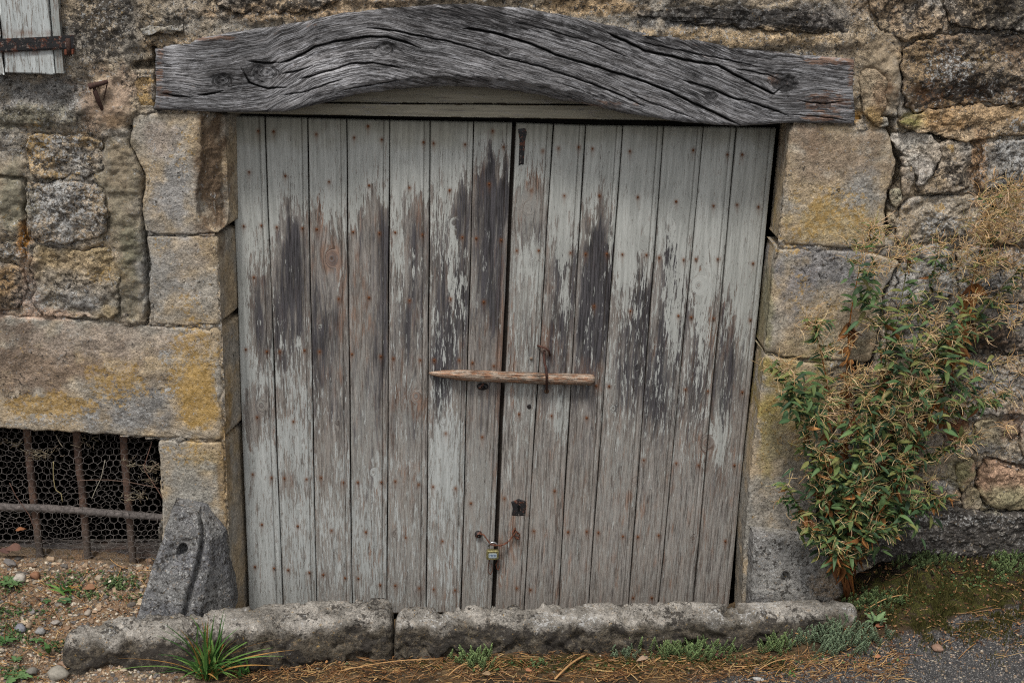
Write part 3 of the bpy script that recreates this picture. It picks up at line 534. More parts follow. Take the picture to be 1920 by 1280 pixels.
def mortar():
    xs = np.unique(np.round(np.r_[np.arange(-3.6, -1.72, .02), np.arange(-1.72, 2.02, .0048), np.arange(2.02, 3.9, .02)], 5))
    zs = np.unique(np.round(np.r_[np.arange(-.5, -.1, .02), np.arange(-.1, 2.2, .0048), np.arange(2.2, 2.95, .02)], 5))
    X, Z = np.meshgrid(xs, zs, indexing='ij'); x = X.ravel(); z = Z.ravel()
    ds = np.full(x.shape, .06); ins = np.zeros(x.shape, bool)
    for P in STONES:
        Pc = P[::3] if len(P) > 60 else P
        lo = Pc.min(0)-.05; hi = Pc.max(0)+.05
        sel = np.where((x > lo[0]) & (x < hi[0]) & (z > lo[1]) & (z < hi[1]))[0]
        if not len(sel): continue
        i_ = inside(Pc, x[sel], z[sel]); d = pdist(Pc, x[sel], z[sel]); ins[sel] |= i_
        ds[sel] = np.minimum(ds[sel], np.where(i_, -d, d))
    px, py = PX(np.stack([x, 0*x, z], 1))
    base = .0+fb(x, z, 5, 3, 2.)*.012+fb(x, z, 18, 5, 6., .62)*.018-np.abs(fb(x, z, 9, 5, 16., .6))*.014
    base += .012*np.exp(-np.clip(ds, 0, 1)/.006)*(.4+np.clip(fb(x, z, 9, 2, 8.)+.3, 0, 1))      # a shadowed line against the stones
    # smeared, bulging mortar where the photo shows it
    for bx, by, rx, ry, h in [(200, 190, 46, 50, -.016), (225, 350, 40, 100, -.010), (245, 520, 32, 90, -.012), (60, 215, 90, 20, -.012), (20, 370, 40, 60, -.010), (1400, 70, 240, 22, -.014), (330, 80, 70, 20, -.014), (900, -10, 300, 16, -.012), (560, 30, 120, 14, -.012), (1655, 150, 40, 90, -.008), (200, 60, 90, 90, -.008)]:
        r = np.hypot((px-bx)/rx, (py-by)/ry); base += h*sst(1.5, .5, r+fb(x, z, 12, 3, bx*.1)*.8)
    # cracks between the mortar and the jambs
    def crack(pts, wdt, dep):
        P = U(*np.array(pts, float).T, 0)[:, [0, 2]]; sel = np.where((x > P[:, 0].min()-.04) & (x < P[:, 0].max()+.04) & (z > P[:, 1].min()-.04) & (z < P[:, 1].max()+.04))[0]
        d = pdist(P, x[sel]+fb(x[sel], z[sel], 40, 3, 1.)*.006, z[sel]+fb(x[sel], z[sel], 40, 3, 5.)*.006, False)
        base[sel] += dep*np.exp(-(d/wdt)**4)
    crack([(246, 240), (250, 275), (268, 320), (270, 385), (271, 420), (276, 470), (276, 530), (281, 560), (275, 605)], .006, .035)
    crack([(1668, 228), (1674, 280), (1690, 312), (1684, 350), (1668, 378), (1663, 400), (1664, 445)], .014, .07)
    crack([(1688, 492), (1672, 520), (1654, 560), (1652, 610), (1640, 665), (1630, 690)], .011, .07)
    crack([(1602, 686), (1610, 700), (1606, 730), (1600, 760), (1605, 775)], .014, .07)
    crack([(1694, 100), (1692, 130), (1696, 160), (1688, 190), (1680, 226)], .004, .03)
    crack([(1730, 245), (1780, 265), (1800, 272), (1840, 265)], .006, .04)
    crack([(290, 92), (294, 130), (298, 205)], .007, .05); crack([(255, 125), (290, 120)], .012, .05)
    crack([(1850, 857), (1833, 885), (1832, 912), (1846, 948), (1880, 956), (1930, 958)], .005, .04)
    crack([(1850, 857), (1920, 877), (1960, 885)], .004, .04); crack([(1732, 902), (1758, 940), (1793, 944), (1806, 928), (1794, 898)], .004, .035)
    crack([(1548, 860), (1540, 900), (1535, 960), (1530, 1000)], .005, .04); crack([(0, 330), (46, 335), (48, 380), (45, 425), (52, 455)], .004, .03)
    rel = np.where(ins & (ds < -.012), .04, base)                    # behind a stone it drops away
    y = rel
    keepv = ~(inside(WINP, x, z) | inside(DOORP, x, z) | inside(LINP, x, z) | ((x > -2.4) & (x < WINP[0, 0]+.05) & (z < 0.80) & (z > 0.2)))
    kv = keepv.reshape(X.shape); kf = kv[:-1, :-1] & kv[1:, :-1] & kv[:-1, 1:] & kv[1:, 1:]
    F = grid_faces(len(xs), len(zs), keep=kf)
    used = np.unique(F); mp = np.full(len(x), -1); mp[used] = np.arange(len(used))
    x, y, z, px, py = x[used], y[used], z[used], px[used], py[used]
    col, msk = style(px, py, x, z, base=(lin(150, 136, 116), lin(124, 118, 109)), w=.32, k=.3, y=.08, smooth=.0)
    for bx, by, rx, ry in [(225, 350, 40, 100), (245, 520, 32, 90), (200, 190, 46, 50), (20, 370, 40, 60), (1655, 160, 40, 90)]:
        r = np.hypot((px-bx)/rx, (py-by)/ry); f = sst(1.4, .6, r+fb(x, z, 12, 3, bx*.1)*.6); msk[:, 3] = np.maximum(msk[:, 3], f*.7); msk[:, 0] *= 1-.6*f; msk[:, 1] *= 1-.7*f
    mesh('mortar', np.stack([x, y, z], 1), mp[F], STONE, wall, None, {'Col': rgba(col), 'Msk': msk})
mortar()

# dark room behind the wall
def room():
    b = Bag(); x0, x1, y0, y1, z0, z1 = -3.55, 2.6, .17, 2.6, -.45, 2.4
    V = [(x0, y0, z0), (x1, y0, z0), (x1, y1, z0), (x0, y1, z0), (x0, y0, z1), (x1, y0, z1), (x1, y1, z1), (x0, y1, z1)]
    F = [(0, 1, 2, 3), (4, 7, 6, 5), (3, 2, 6, 7), (0, 3, 7, 4), (1, 5, 6, 2)]
    b.add(V, F, None, lin(60, 54, 48)); o = b.build('cellar_interior', DARKM, smooth=False); o['kind'] = 'structure'
    # strips that close the joint between wall face and room
    b = Bag()
    for lo, hi in (((.905, .06, -.1), (1.0, .168, 1.7)), ((-1.04, .06, -.1), (-.93, .168, 1.7)), ((-3.6, .05, 2.3), (2.65, .18, 2.45)), ((2.55, .05, -.5), (2.65, .18, 2.3)), ((-3.65, .05, -.5), (-3.55, .18, 2.3))): b.box(lo, hi, lin(60, 54, 48))
    o = b.build('masonry_core', DARKM, smooth=False); o['kind'] = 'structure'
    # window reveals
room()

# ------------------------------------------------------------------ oak lintel (a part of the wall)
FG = [(290, 176), (370, 183), (430, 180), (500, 168), (528, 150), (564, 135), (591, 119), (624, 110), (665, 102), (694, 99), (727, 101), (762, 110), (800, 119), (842, 128), (902, 145), (942, 157), (1010, 174), (1080, 196), (1144, 219), (1211, 246), (1280, 272), (1330, 296), (1391, 322), (1450, 340), (1500, 342), (1602, 348)]
BKN = [(415, 152, 24, .9), (497, 137, 32, 1.0), (722, 92, 20, .8), (947, 99, 10, .7), (1334, 181, 14, .6), (1472, 156, 30, 1.0), (1545, 195, 16, .4)]
CRK = [([(526, 120), (564, 104), (591, 88), (624, 80), (665, 72), (694, 69), (727, 71), (762, 81), (790, 92)], .0035, .016), ([(686, 53), (740, 58), (781, 67), (842, 79), (902, 96), (942, 109), (1010, 124), (1080, 147), (1144, 170), (1211, 202)], .0026, .012),
 ([(868, 54), (926, 62), (993, 81), (1060, 109), (1144, 133), (1211, 155), (1280, 183), (1330, 208), (1391, 236)], .0038, .017), ([(1137, 60), (1211, 97), (1280, 111), (1347, 124), (1398, 151), (1451, 176), (1466, 165)], .0038, .018),
 ([(1280, 151), (1330, 165), (1367, 181), (1414, 195), (1481, 218)], .003, .012), ([(369, 180), (400, 176), (423, 171)], .003, .014), ([(464, 116), (500, 119), (526, 119)], .003, .014), ([(451, 127), (467, 157), (502, 167), (540, 165)], .003, .014),
 ([(524, 141), (567, 130), (590, 122)], .0026, .01), ([(560, 149), (572, 146), (618, 133), (659, 120), (700, 119), (760, 130)], .0028, .012), ([(300, 177), (367, 184)], .0026, .01), ([(524, 180), (578, 171), (618, 156), (650, 148)], .0022, .008), ([(1200, 80), (1280, 96), (1360, 112), (1430, 128)], .0022, .008), ([(640, 170), (700, 160), (760, 150)], .0022, .008),
 ([(1180, 176), (1240, 200), (1300, 222)], .002, .008), ([(1380, 130), (1440, 140), (1460, 150)], .0024, .01), ([(1500, 190), (1540, 196), (1592, 190)], .0022, .009), ([(1490, 216), (1560, 222), (1592, 228)], .0022, .009), ([(960, 40), (1040, 60), (1120, 84), (1180, 110)], .002, .008)]
def lintel():
    nu, nv = 760, 112; Yf = -.022
    u = np.linspace(291, 1602, nu); v = np.linspace(0, 1, nv)
    topc = interp(u, LINTOP); botc = interp(u, LINBOT)
    topc = topc+fb(u*.02, u*0, 1, 4, 3.)*5; botc = botc+fb(u*.03, u*0+9, 1, 4, 6.)*6*sst(600, 700, u)*sst(1250, 1150, u)+fb(u*.02, u*0+5, 1, 3, 6.)*2
    PXg = np.repeat(u[:, None], nv, 1); PYg = topc[:, None]*(1-v)+botc[:, None]*v
    # ends wander a little
    PXg += (fb(PYg*.03, PYg*0, 1, 4, 2.)*6)*(np.exp(-(u-291)/14)-np.exp((u-1602)/14))[:, None]
    P = U(PXg, PYg, Yf); X = P[..., 0]; Z = P[..., 2]
    ex = np.minimum(PXg-288, 1604-PXg)*.0017; et = v[None, :]*(botc-topc)[:, None]*.0017; eb = (1-v)[None, :]*(botc-topc)[:, None]*.0017
    def rd(e, r): q = np.clip(1-e/r, 0, 1); return r*(1-np.sqrt(np.clip(1-q*q, 0, 1)))
    Y = Yf+rd(ex, .008)+rd(et, .012)+rd(eb, .016)
    # broken lower arris in the middle
    cm = np.exp(-((PXg-900)/260)**4); Y += cm*np.clip(.042-eb+fb(X, Z, 25, 4, 3.)*.012, 0, .05)*.9
    CRK2 = [(p_, w_*.72, d_) for p_, w_, d_ in CRK]; g = (PYg-interp(PXg, FG))*.0017; g0 = g.copy(); kn = np.zeros_like(g)
    for kx, ky, r, a in BKN:
        dx = (PXg-kx); dy = (PYg-ky); rr = np.hypot(dx*.62, dy); ee = np.exp(-(rr/(r*1.15))**2)
        g = g-a*.62*dy*.0017*ee*np.where(rr < r*2.5, 1, 0)
        f = sst(r*.55, r*.2, rr); g = g*(1-f)+(rr*.0017*1.6)*f; kn += a*sst(r*.9, r*.25, rr)
    g = g+fb(X, Z, 6, 3, 12.)*.008+fb(X, Z, 16, 3, 14.)*.0025
    s_ = X+.4*g
    ridg = n2(s_.ravel()*2.2, g.ravel()*95).reshape(g.shape)*1.0+n2(s_.ravel()*4.5+9, g.ravel()*190).reshape(g.shape)*1.1
    Y += np.abs(ridg)*.0014+fb(X, Z, 4, 2, 4.)*.012+fb(X, Z, 15, 3, 9.)*.004
    ck = np.zeros_like(g)
    xx, zz = X.ravel(), Z.ravel()
    for pts, wd, dp in CRK2:
        Pw = U(*np.array(pts, float).T, Yf)[:, [0, 2]]; sel = np.where((xx > Pw[:, 0].min()-.02) & (xx < Pw[:, 0].max()+.02) & (zz > Pw[:, 1].min()-.02) & (zz < Pw[:, 1].max()+.02))[0]
        d = pdist(Pw, xx[sel], zz[sel]+fb(xx[sel], xx[sel]*0, 18, 3, wd*1e4)*.004, False); L0, L1 = Pw[0, 0], Pw[-1, 0]
        tp = np.clip(np.minimum((xx[sel]-min(L0, L1))/.03, (max(L0, L1)-xx[sel])/.05)+.25, .25, 1)
        ck.ravel()[sel] = np.maximum(ck.ravel()[sel], np.exp(-(d/(wd*tp))**2)*dp/.018*tp)
    Y += ck*.018
    Y += kn*.006*(1+n2(xx*90, zz*90).reshape(g.shape))
    # layers: face rows then wrap to the back above, below and at the ends
    front = np.stack([X, Y, Z], -1)
    def shifted(row, yy, dz): r = row.copy(); r[:, 1] = np.maximum(yy, r[:, 1]); r[:, 2] += dz; return r
    rows = []
    top = front[:, 0]; bot = front[:, -1]
    for yy in (.30, .15, .08, .04, .01): rows.append(shifted(top, yy, -.0005))
    rows = rows+[front[:, j] for j in range(nv)]
    for yy in (.0, .02, .04, .06, .085, .11, .16, .30): rows.append(shifted(bot, max(yy, -.0), .004*min(1, yy/.04)))
    A = np.stack(rows, 1); nvt = A.shape[1]
    def ext(a, nt=5, nb=8): return np.concatenate([np.repeat(a[:, :1], nt, 1), a, np.repeat(a[:, -1:], nb, 1)], 1)
    gA = ext(g); gA[:, -8:] += np.arange(1, 9)*.012; gA[:, :5] -= np.arange(5, 0, -1)*.02; sA = ext(s_); pxA = ext(PXg); pyA = ext(PYg); ckA = ext(ck*(g0 > -9)); knA = ext(kn)
    ckA[:, :5] = 0; ckA[:, -8:] *= .4
    # end caps
    E0 = A[0].copy(); E0[:, 1] = np.maximum(E0[:, 1], .2); E1 = A[-1].copy(); E1[:, 1] = np.maximum(E1[:, 1], .2)
    A = np.concatenate([E0[None], A, E1[None]]); e2 = lambda a: np.concatenate([a[:1], a, a[-1:]])
    gA, sA, pxA, pyA, ckA, knA = map(e2, (gA, sA, pxA, pyA, ckA, knA)); sA[0] -= .2; sA[-1] += .2
    n_ = A.shape[0]*nvt; px, py = pxA.ravel(), pyA.ravel(); x, z = A[..., 0].ravel(), A[..., 2].ravel()
    t = np.ones(n_)*.93; t += .42*fb(x, z*1.6, 4.5, 4, 2.); tint = np.stack([t, t, t*1.01], 1)
    def B_(cx, cy, rx, ry): return sst(1.5, .3, np.hypot((px-cx)/rx, (py-cy)/ry)+fb(x, z, 12, 3, cx*.01)*.6)
    for cx, cy, rx, ry, am in [(620, 140, 150, 46, .5), (330, 120, 50, 40, .4), (570, 110, 120, 30, .2), (1000, 130, 160, 40, -.06), (470, 100, 60, 20, -.2), (440, 150, 70, 30, -.28), (1100, 185, 160, 14, .2), (850, 165, 150, 10, .15)]:
        tint *= (1+am*B_(cx, cy, rx, ry))[:, None]
    D = np.clip(.26+.45*fb(x, z*2, 6, 4, 5.), 0, 1)
    for cx, cy, rx, ry, am in [(860, 22, 130, 22, .85), (960, 40, 120, 26, .7), (1120, 62, 120, 20, .75), (1290, 88, 130, 20, .8), (1420, 104, 90, 16, .7), (1200, 110, 150, 26, .35), (440, 150, 60, 24, .35), (495, 125, 40, 20, .35), (730, 90, 22, 14, .6), (1470, 160, 26, 16, .6), (1540, 200, 60, 30, .35), (1100, 100, 100, 26, .3)]:
        D = np.maximum(D, am*B_(cx, cy, rx, ry))
    D = np.clip(D+.5*np.clip(knA.ravel(), 0, 1)*.6+1.5*ckA.ravel(), 0, 1)
    Wm = np.zeros(n_)
    for cx, cy, rx, ry, am in [(380, 72, 90, 6, .7), (300, 95, 10, 20, .6), (299, 150, 8, 60, .5), (310, 175, 16, 16, .4), (1560, 115, 60, 8, .85), (1597, 140, 10, 30, .6), (1550, 195, 50, 26, .55), (1530, 222, 46, 8, .7), (1450, 150, 14, 14, .5), (1130, 196, 60, 8, .45), (560, 45, 60, 8, .3)]:
        Wm = np.maximum(Wm, am*B_(cx, cy, rx, ry))
    tint = tint*(1-.9*np.clip(ckA.ravel(), 0, 1)**.7)[:, None]
    G3 = np.stack([sA.ravel(), gA.ravel(), np.full(n_, 3.3)], 1)
    o = mesh('oak_lintel', A.reshape(-1, 3), grid_faces(A.shape[0], nvt), BEAM, wall, None, {'Col': rgba(tint), 'W': np.stack([D*0, D, Wm, D*0], 1), 'G': G3})
    o['label'] = 'arched weathered grey oak lintel'
lintel()

# ------------------------------------------------------------------ boards above the doors
def wood_grid(x0, x1, z0, z1, Yfun, nx, nz, bare=.3, dark=.1, warm=0, wash=.3, tint=(1, 1, 1), seed=1., horiz=False, back=.02):
    """closed board between x0..x1, z0..z1 (arrays or numbers), front surface at Yfun"""
    t = np.r_[0, .0001, np.linspace(0, 1, nx), .9999, 1]; s_ = np.r_[0, .0001, np.linspace(0, 1, nz), .9999, 1]
    Tt, S = np.meshgrid(t, s_, indexing='ij')
    X = x0*(1-Tt)+x1*Tt; Z = z0*(1-S)+z1*S; Y = Yfun(X, Z)+0*X
    bk = np.zeros(Y.shape, bool); bk[0] = bk[-1] = True; bk[:, 0] = bk[:, -1] = True; Y = np.where(bk, Y+back, Y)
    n = X.size; x, z = X.ravel(), Z.ravel()
    Wc = np.stack([np.clip(bare+.25*fb(x, z, 6, 3, seed), 0, 1), np.clip(dark+.3*fb(x, z, 7, 3, seed+3), 0, 1), np.full(n, warm), np.full(n, wash)], 1)
    Gv = np.stack([z, x, np.full(n, seed)], 1) if horiz else np.stack([x, z, np.full(n, seed)], 1)
    return np.stack([x, Y.ravel(), z], 1), grid_faces(*X.shape)[:, ::-1], {'Col': rgba(np.tile(tint, (n, 1))), 'W': Wc, 'G': Gv, 'R': np.zeros((n, 4))}
frame = empty('door_frame', (0, YD, 1.7), 'dirty grey-green head boards of the door frame behind the arched lintel', 'door frame')
def hb(pxs, pys, Y, seed, tint):
    a = U(np.array(pxs, float), np.array(pys, float), Y)
    z0a = min(a[2, 2], a[3, 2]); z1a = max(a[0, 2], a[1, 2])
    V, F, A = wood_grid(a[:, 0].min(), a[:, 0].max(), 0, 1, lambda X, Z: Y+fb(X, Z, 8, 3, seed)*.001, 200, 12, bare=.2, dark=.1, wash=.5, seed=seed, horiz=True, tint=tint)
    # follow the slope of the photo's edges
    tt = (V[:, 0]-V[:, 0].min())/(np.ptp(V[:, 0])); zt = a[0, 2]*(1-tt)+a[1, 2]*tt; zb = a[3, 2]*(1-tt)+a[2, 2]*tt
    V[:, 2] = zb+(zt-zb)*V[:, 2]
    A['G'][:, 0] = V[:, 2]
    mesh('head_board', V, F, PLANK, frame, None, A)
hb([425, 1480, 1480, 425], [150, 160, 199, 191], .085, 3.1, (.60, .53, .43))
hb([425, 1480, 1480, 425], [193, 201, 230, 213], .080, 8.1, (.66, .59, .48))
b = Bag(); p = U(np.array([400., 1490.]), np.array([214., 232.]), .12)     # rebate board, the gap's shade put into its dark colour
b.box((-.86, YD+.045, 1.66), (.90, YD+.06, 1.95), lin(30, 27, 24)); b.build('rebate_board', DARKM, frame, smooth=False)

# ------------------------------------------------------------------ the two door leaves
TOPX = [(432, 497), (497, 577), (577, 650), (650, 731), (731, 807), (807, 889), (889, 964), (967.5, 1038), (1038, 1098), (1098, 1168), (1168, 1245), (1245, 1320), (1320, 1382), (1382, 1457)]
BOTX = [(466, 531), (531, 594), (594, 661), (661, 726), (726, 800), (800, 865), (865, 924), (928.5, 983), (983, 1048), (1048, 1104), (1104, 1179), (1179, 1235), (1235, 1300), (1300, 1367)]
ONSET = [440, 405, 390, 405, 390, 350, 305, 372, 440, 405, 450, 440, 500, 560]
LEVEL = [.32, .58, .82, .88, .82, .74, .96, .68, .80, .90, .74, .72, .68, .82]
LOWER = [.28, .44, .60, .52, .72, .62, .80, .88, .95, .98, .98, .98, .98, 1.0]
#   photo x, y, rx, ry, channel (0 bare, 1 dark, 2 warm, 3 wash), amount
WB = [(492, 590, 18, 100, 0, .85), (492, 600, 16, 90, 1, .7), (470, 760, 60, 30, 0, .5), (480, 810, 30, 30, 0, .45), (450, 620, 12, 200, 0, -.3),
 (548, 500, 26, 120, 0, .95), (550, 470, 22, 70, 1, .95), (545, 560, 32, 70, 1, .95), (530, 650, 30, 60, 1, .5), (525, 760, 30, 30, 0, .4), (545, 800, 30, 100, 0, -.25), (540, 900, 14, 30, 0, .5), (512, 430, 12, 60, 0, -.4),
 (622, 485, 18, 30, 2, .95), (622, 485, 16, 26, 0, .6), (600, 400, 14, 50, 2, .8), (605, 560, 30, 70, 0, .9), (595, 640, 14, 100, 1, .95), (620, 640, 22, 80, 1, .5), (640, 580, 10, 80, 2, .8), (634, 520, 8, 40, 0, -.6), (590, 430, 12, 50, 0, .2), (620, 760, 26, 60, 1, .3), (610, 850, 10, 60, 0, .3),
 (700, 440, 18, 60, 0, .9), (700, 560, 30, 140, 0, .9), (720, 500, 18, 120, 1, .8), (690, 440, 14, 30, 1, .6), (715, 660, 16, 70, 1, .55), (670, 600, 16, 80, 2, .55), (685, 900, 30, 60, 1, .3), (690, 770, 30, 80, 1, .3), (700, 1040, 20, 30, 2, .6), (690, 930, 30, 16, 2, .4), (680, 800, 30, 140, 3, .5),
 (785, 410, 20, 40, 0, .9), (785, 400, 14, 30, 2, .4), (780, 480, 20, 90, 1, .75), (770, 620, 28, 70, 1, .6), (745, 460, 10, 70, 0, -.6), (765, 740, 30, 30, 2, .65), (760, 740, 30, 20, 1, .0), (770, 880, 30, 16, 2, .45), (760, 800, 30, 60, 1, .3), (765, 780, 16, 80, 3, .4),
 (865, 390, 14, 60, 1, .75), (868, 400, 14, 60, 0, .9), (825, 520, 14, 100, 1, .8), (860, 530, 18, 110, 1, .75), (840, 640, 30, 90, 1, .6), (825, 720, 16, 60, 1, .85), (840, 330, 20, 26, 3, .6), (840, 430, 26, 40, 0, -.15), (850, 500, 8, 60, 0, -.5), (840, 850, 30, 60, 3, .9), (835, 870, 22, 90, 0, -.5), (845, 780, 26, 30, 2, .2),
 (920, 340, 24, 50, 0, .6), (915, 400, 30, 90, 1, 1.0), (900, 330, 12, 40, 2, .5), (935, 360, 20, 60, 1, .9), (915, 500, 26, 60, 1, .75), (925, 590, 26, 70, 1, .5), (905, 730, 24, 60, 1, .45), (945, 620, 10, 130, 2, .75), (935, 820, 8, 300, 2, .6), (905, 560, 24, 30, 3, .4), (900, 880, 24, 80, 3, .5), (900, 800, 20, 40, 1, .3),
 (1006, 345, 10, 26, 2, .9), (1006, 345, 9, 24, 0, 1.0), (990, 395, 26, 40, 0, .85), (990, 385, 26, 34, 3, .7), (985, 380, 20, 30, 2, .35), (1000, 430, 26, 30, 1, .45), (985, 500, 26, 60, 3, .9), (990, 490, 24, 60, 0, -.35), (980, 640, 24, 60, 1, .3), (985, 600, 26, 60, 3, .6), (960, 660, 8, 120, 2, .8), (955, 1060, 18, 60, 2, .65), (965, 1000, 14, 40, 2, .6), (985, 770, 24, 100, 3, .4), (1000, 350, 26, 60, 0, .2),
 (1060, 470, 18, 40, 1, .5), (1060, 540, 24, 80, 1, .6), (1058, 480, 10, 60, 0, -.3), (1030, 640, 24, 20, 2, .8), (1025, 650, 18, 30, 2, .7), (1060, 560, 10, 40, 0, -.3), (1055, 620, 22, 60, 1, .5), (1040, 700, 24, 70, 1, .4), (1060, 700, 16, 40, 2, .4), (1058, 770, 16, 60, 3, .8), (1055, 780, 12, 60, 0, -.4),
 (1130, 420, 10, 60, 0, 1.0), (1128, 440, 14, 50, 1, .8), (1130, 480, 30, 40, 1, .5), (1115, 580, 30, 90, 1, 1.0), (1120, 530, 30, 60, 1, .9), (1110, 640, 26, 50, 1, .8), (1105, 695, 30, 20, 2, .85), (1095, 740, 26, 40, 1, .5), (1145, 460, 8, 60, 0, -.4), (1090, 860, 26, 60, 1, .3),
 (1200, 450, 30, 40, 0, -.2), (1170, 520, 14, 60, 0, -.5), (1200, 560, 26, 60, 1, .6), (1190, 640, 26, 90, 1, .75), (1180, 730, 28, 60, 1, .5), (1210, 600, 12, 60, 1, .6), (1185, 500, 24, 30, 0, -.35), (1150, 700, 12, 60, 3, .4), (1160, 850, 30, 90, 3, .3),
 (1265, 490, 14, 70, 1, .7), (1270, 560, 26, 80, 1, .6), (1250, 470, 16, 40, 1, .5), (1280, 500, 10, 70, 0, -.55), (1250, 650, 26, 90, 1, .6), (1265, 620, 8, 70, 0, -.5), (1230, 760, 26, 70, 1, .95), (1240, 700, 20, 40, 3, .5), (1255, 560, 8, 60, 0, -.4),
 (1310, 530, 26, 14, 2, .5), (1310, 520, 30, 40, 0, -.1), (1325, 540, 30, 24, 0, -.3), (1300, 600, 18, 60, 1, .5), (1310, 690, 26, 60, 1, .55), (1300, 650, 10, 60, 2, .3), (1330, 630, 10, 40, 2, .7), (1300, 840, 24, 30, 2, .6), (1295, 850, 20, 20, 3, .5), (1315, 600, 10, 60, 0, -.35), (1290, 760, 24, 60, 1, .5),
 (1400, 520, 24, 30, 2, .3), (1370, 640, 20, 80, 1, .5), (1370, 620, 20, 80, 2, .5), (1360, 720, 24, 80, 1, .65), (1350, 820, 14, 60, 0, -.6), (1395, 600, 18, 80, 0, -.35), (1340, 900, 20, 60, 1, .3), (1400, 650, 14, 60, 3, .6), (1350, 760, 8, 60, 3, .7)]
KNOTS = [(622, 485, 17, 1), (780, 742, 14, 1), (700, 885, 10, .6), (1310, 535, 20, 1), (1325, 830, 18, 1), (1195, 690, 8, .6), (850, 418, 12, .6), (1215, 432, 12, .6), (490, 760, 14, .7), (1205, 460, 10, .5), (1270, 400, 16, .6), (830, 790, 9, .6), (600, 612, 6, .7), (1150, 765, 10, .6), (632, 792, 6, .6), (925, 640, 8, .5), (1190, 900, 10, .6), (1300, 1010, 10, .5), (880, 910, 8, .4), (740, 1000, 8, .4), (560, 950, 8, .4), (990, 390, 14, .5)]
NAILS = [(484, 246), (467, 323), (535, 330), (617, 341), (692, 348), (768, 352), (843, 357), (917, 345), (996, 357), (1058, 367), (1124, 367), (1196, 370), (1268, 378), (1338, 386), (1382, 384), (1422, 388), (513, 247), (593, 252), (664, 258), (716, 262), (690, 237), (794, 267), (813, 269), (872, 271), (944, 276), (924, 246), (1018, 283), (1047, 278), (1085, 276), (1111, 279), (1181, 284), (1300, 282), (1364, 290), (1392, 290),
 (457, 424), (490, 423), (519, 426), (567, 428), (594, 430), (662, 435), (711, 437), (741, 436), (792, 440), (867, 445), (893, 447), (940, 450), (969, 470), (1010, 470), (1070, 474), (1098, 476), (1138, 476), (1167, 477), (1212, 478), (1236, 483), (1282, 487), (1305, 486), (1346, 486), (1412, 494),
 (476, 520), (635, 560), (692, 558), (768, 563), (845, 560), (907, 566), (1114, 574), (1182, 583), (1272, 592), (1296, 595), (1338, 597), (1407, 600), (461, 655), (500, 659), (525, 659), (571, 657), (599, 659), (660, 664), (714, 668), (738, 672), (788, 675), (814, 675), (861, 675), (886, 680), (926, 686), (1118, 723), (1142, 724), (1285, 730), (1327, 733), (1392, 735),
 (482, 782), (550, 790), (836, 812), (904, 819), (973, 776), (1034, 779), (1100, 783), (474, 889), (509, 895), (533, 896), (575, 898), (602, 895), (644, 904), (671, 904), (715, 904), (741, 902), (785, 908), (812, 912), (854, 915), (883, 943), (946, 934), (1040, 920), (1207, 862), (1268, 868), (1310, 872), (1377, 872), (491, 983), (558, 986), (622, 994), (686, 997), (761, 1007), (830, 1014),
 (1001, 995), (1065, 997), (1100, 996), (1122, 998), (1168, 1005), (1196, 1006), (1235, 1003), (1360, 1014), (478, 1062), (514, 1065), (540, 1068), (580, 1073), (606, 1077), (647, 1083), (672, 1084), (713, 1096), (741, 1097), (786, 1102), (813, 1104), (853, 1106), (969, 1102), (995, 1105), (1187, 1120), (1222, 1120)]
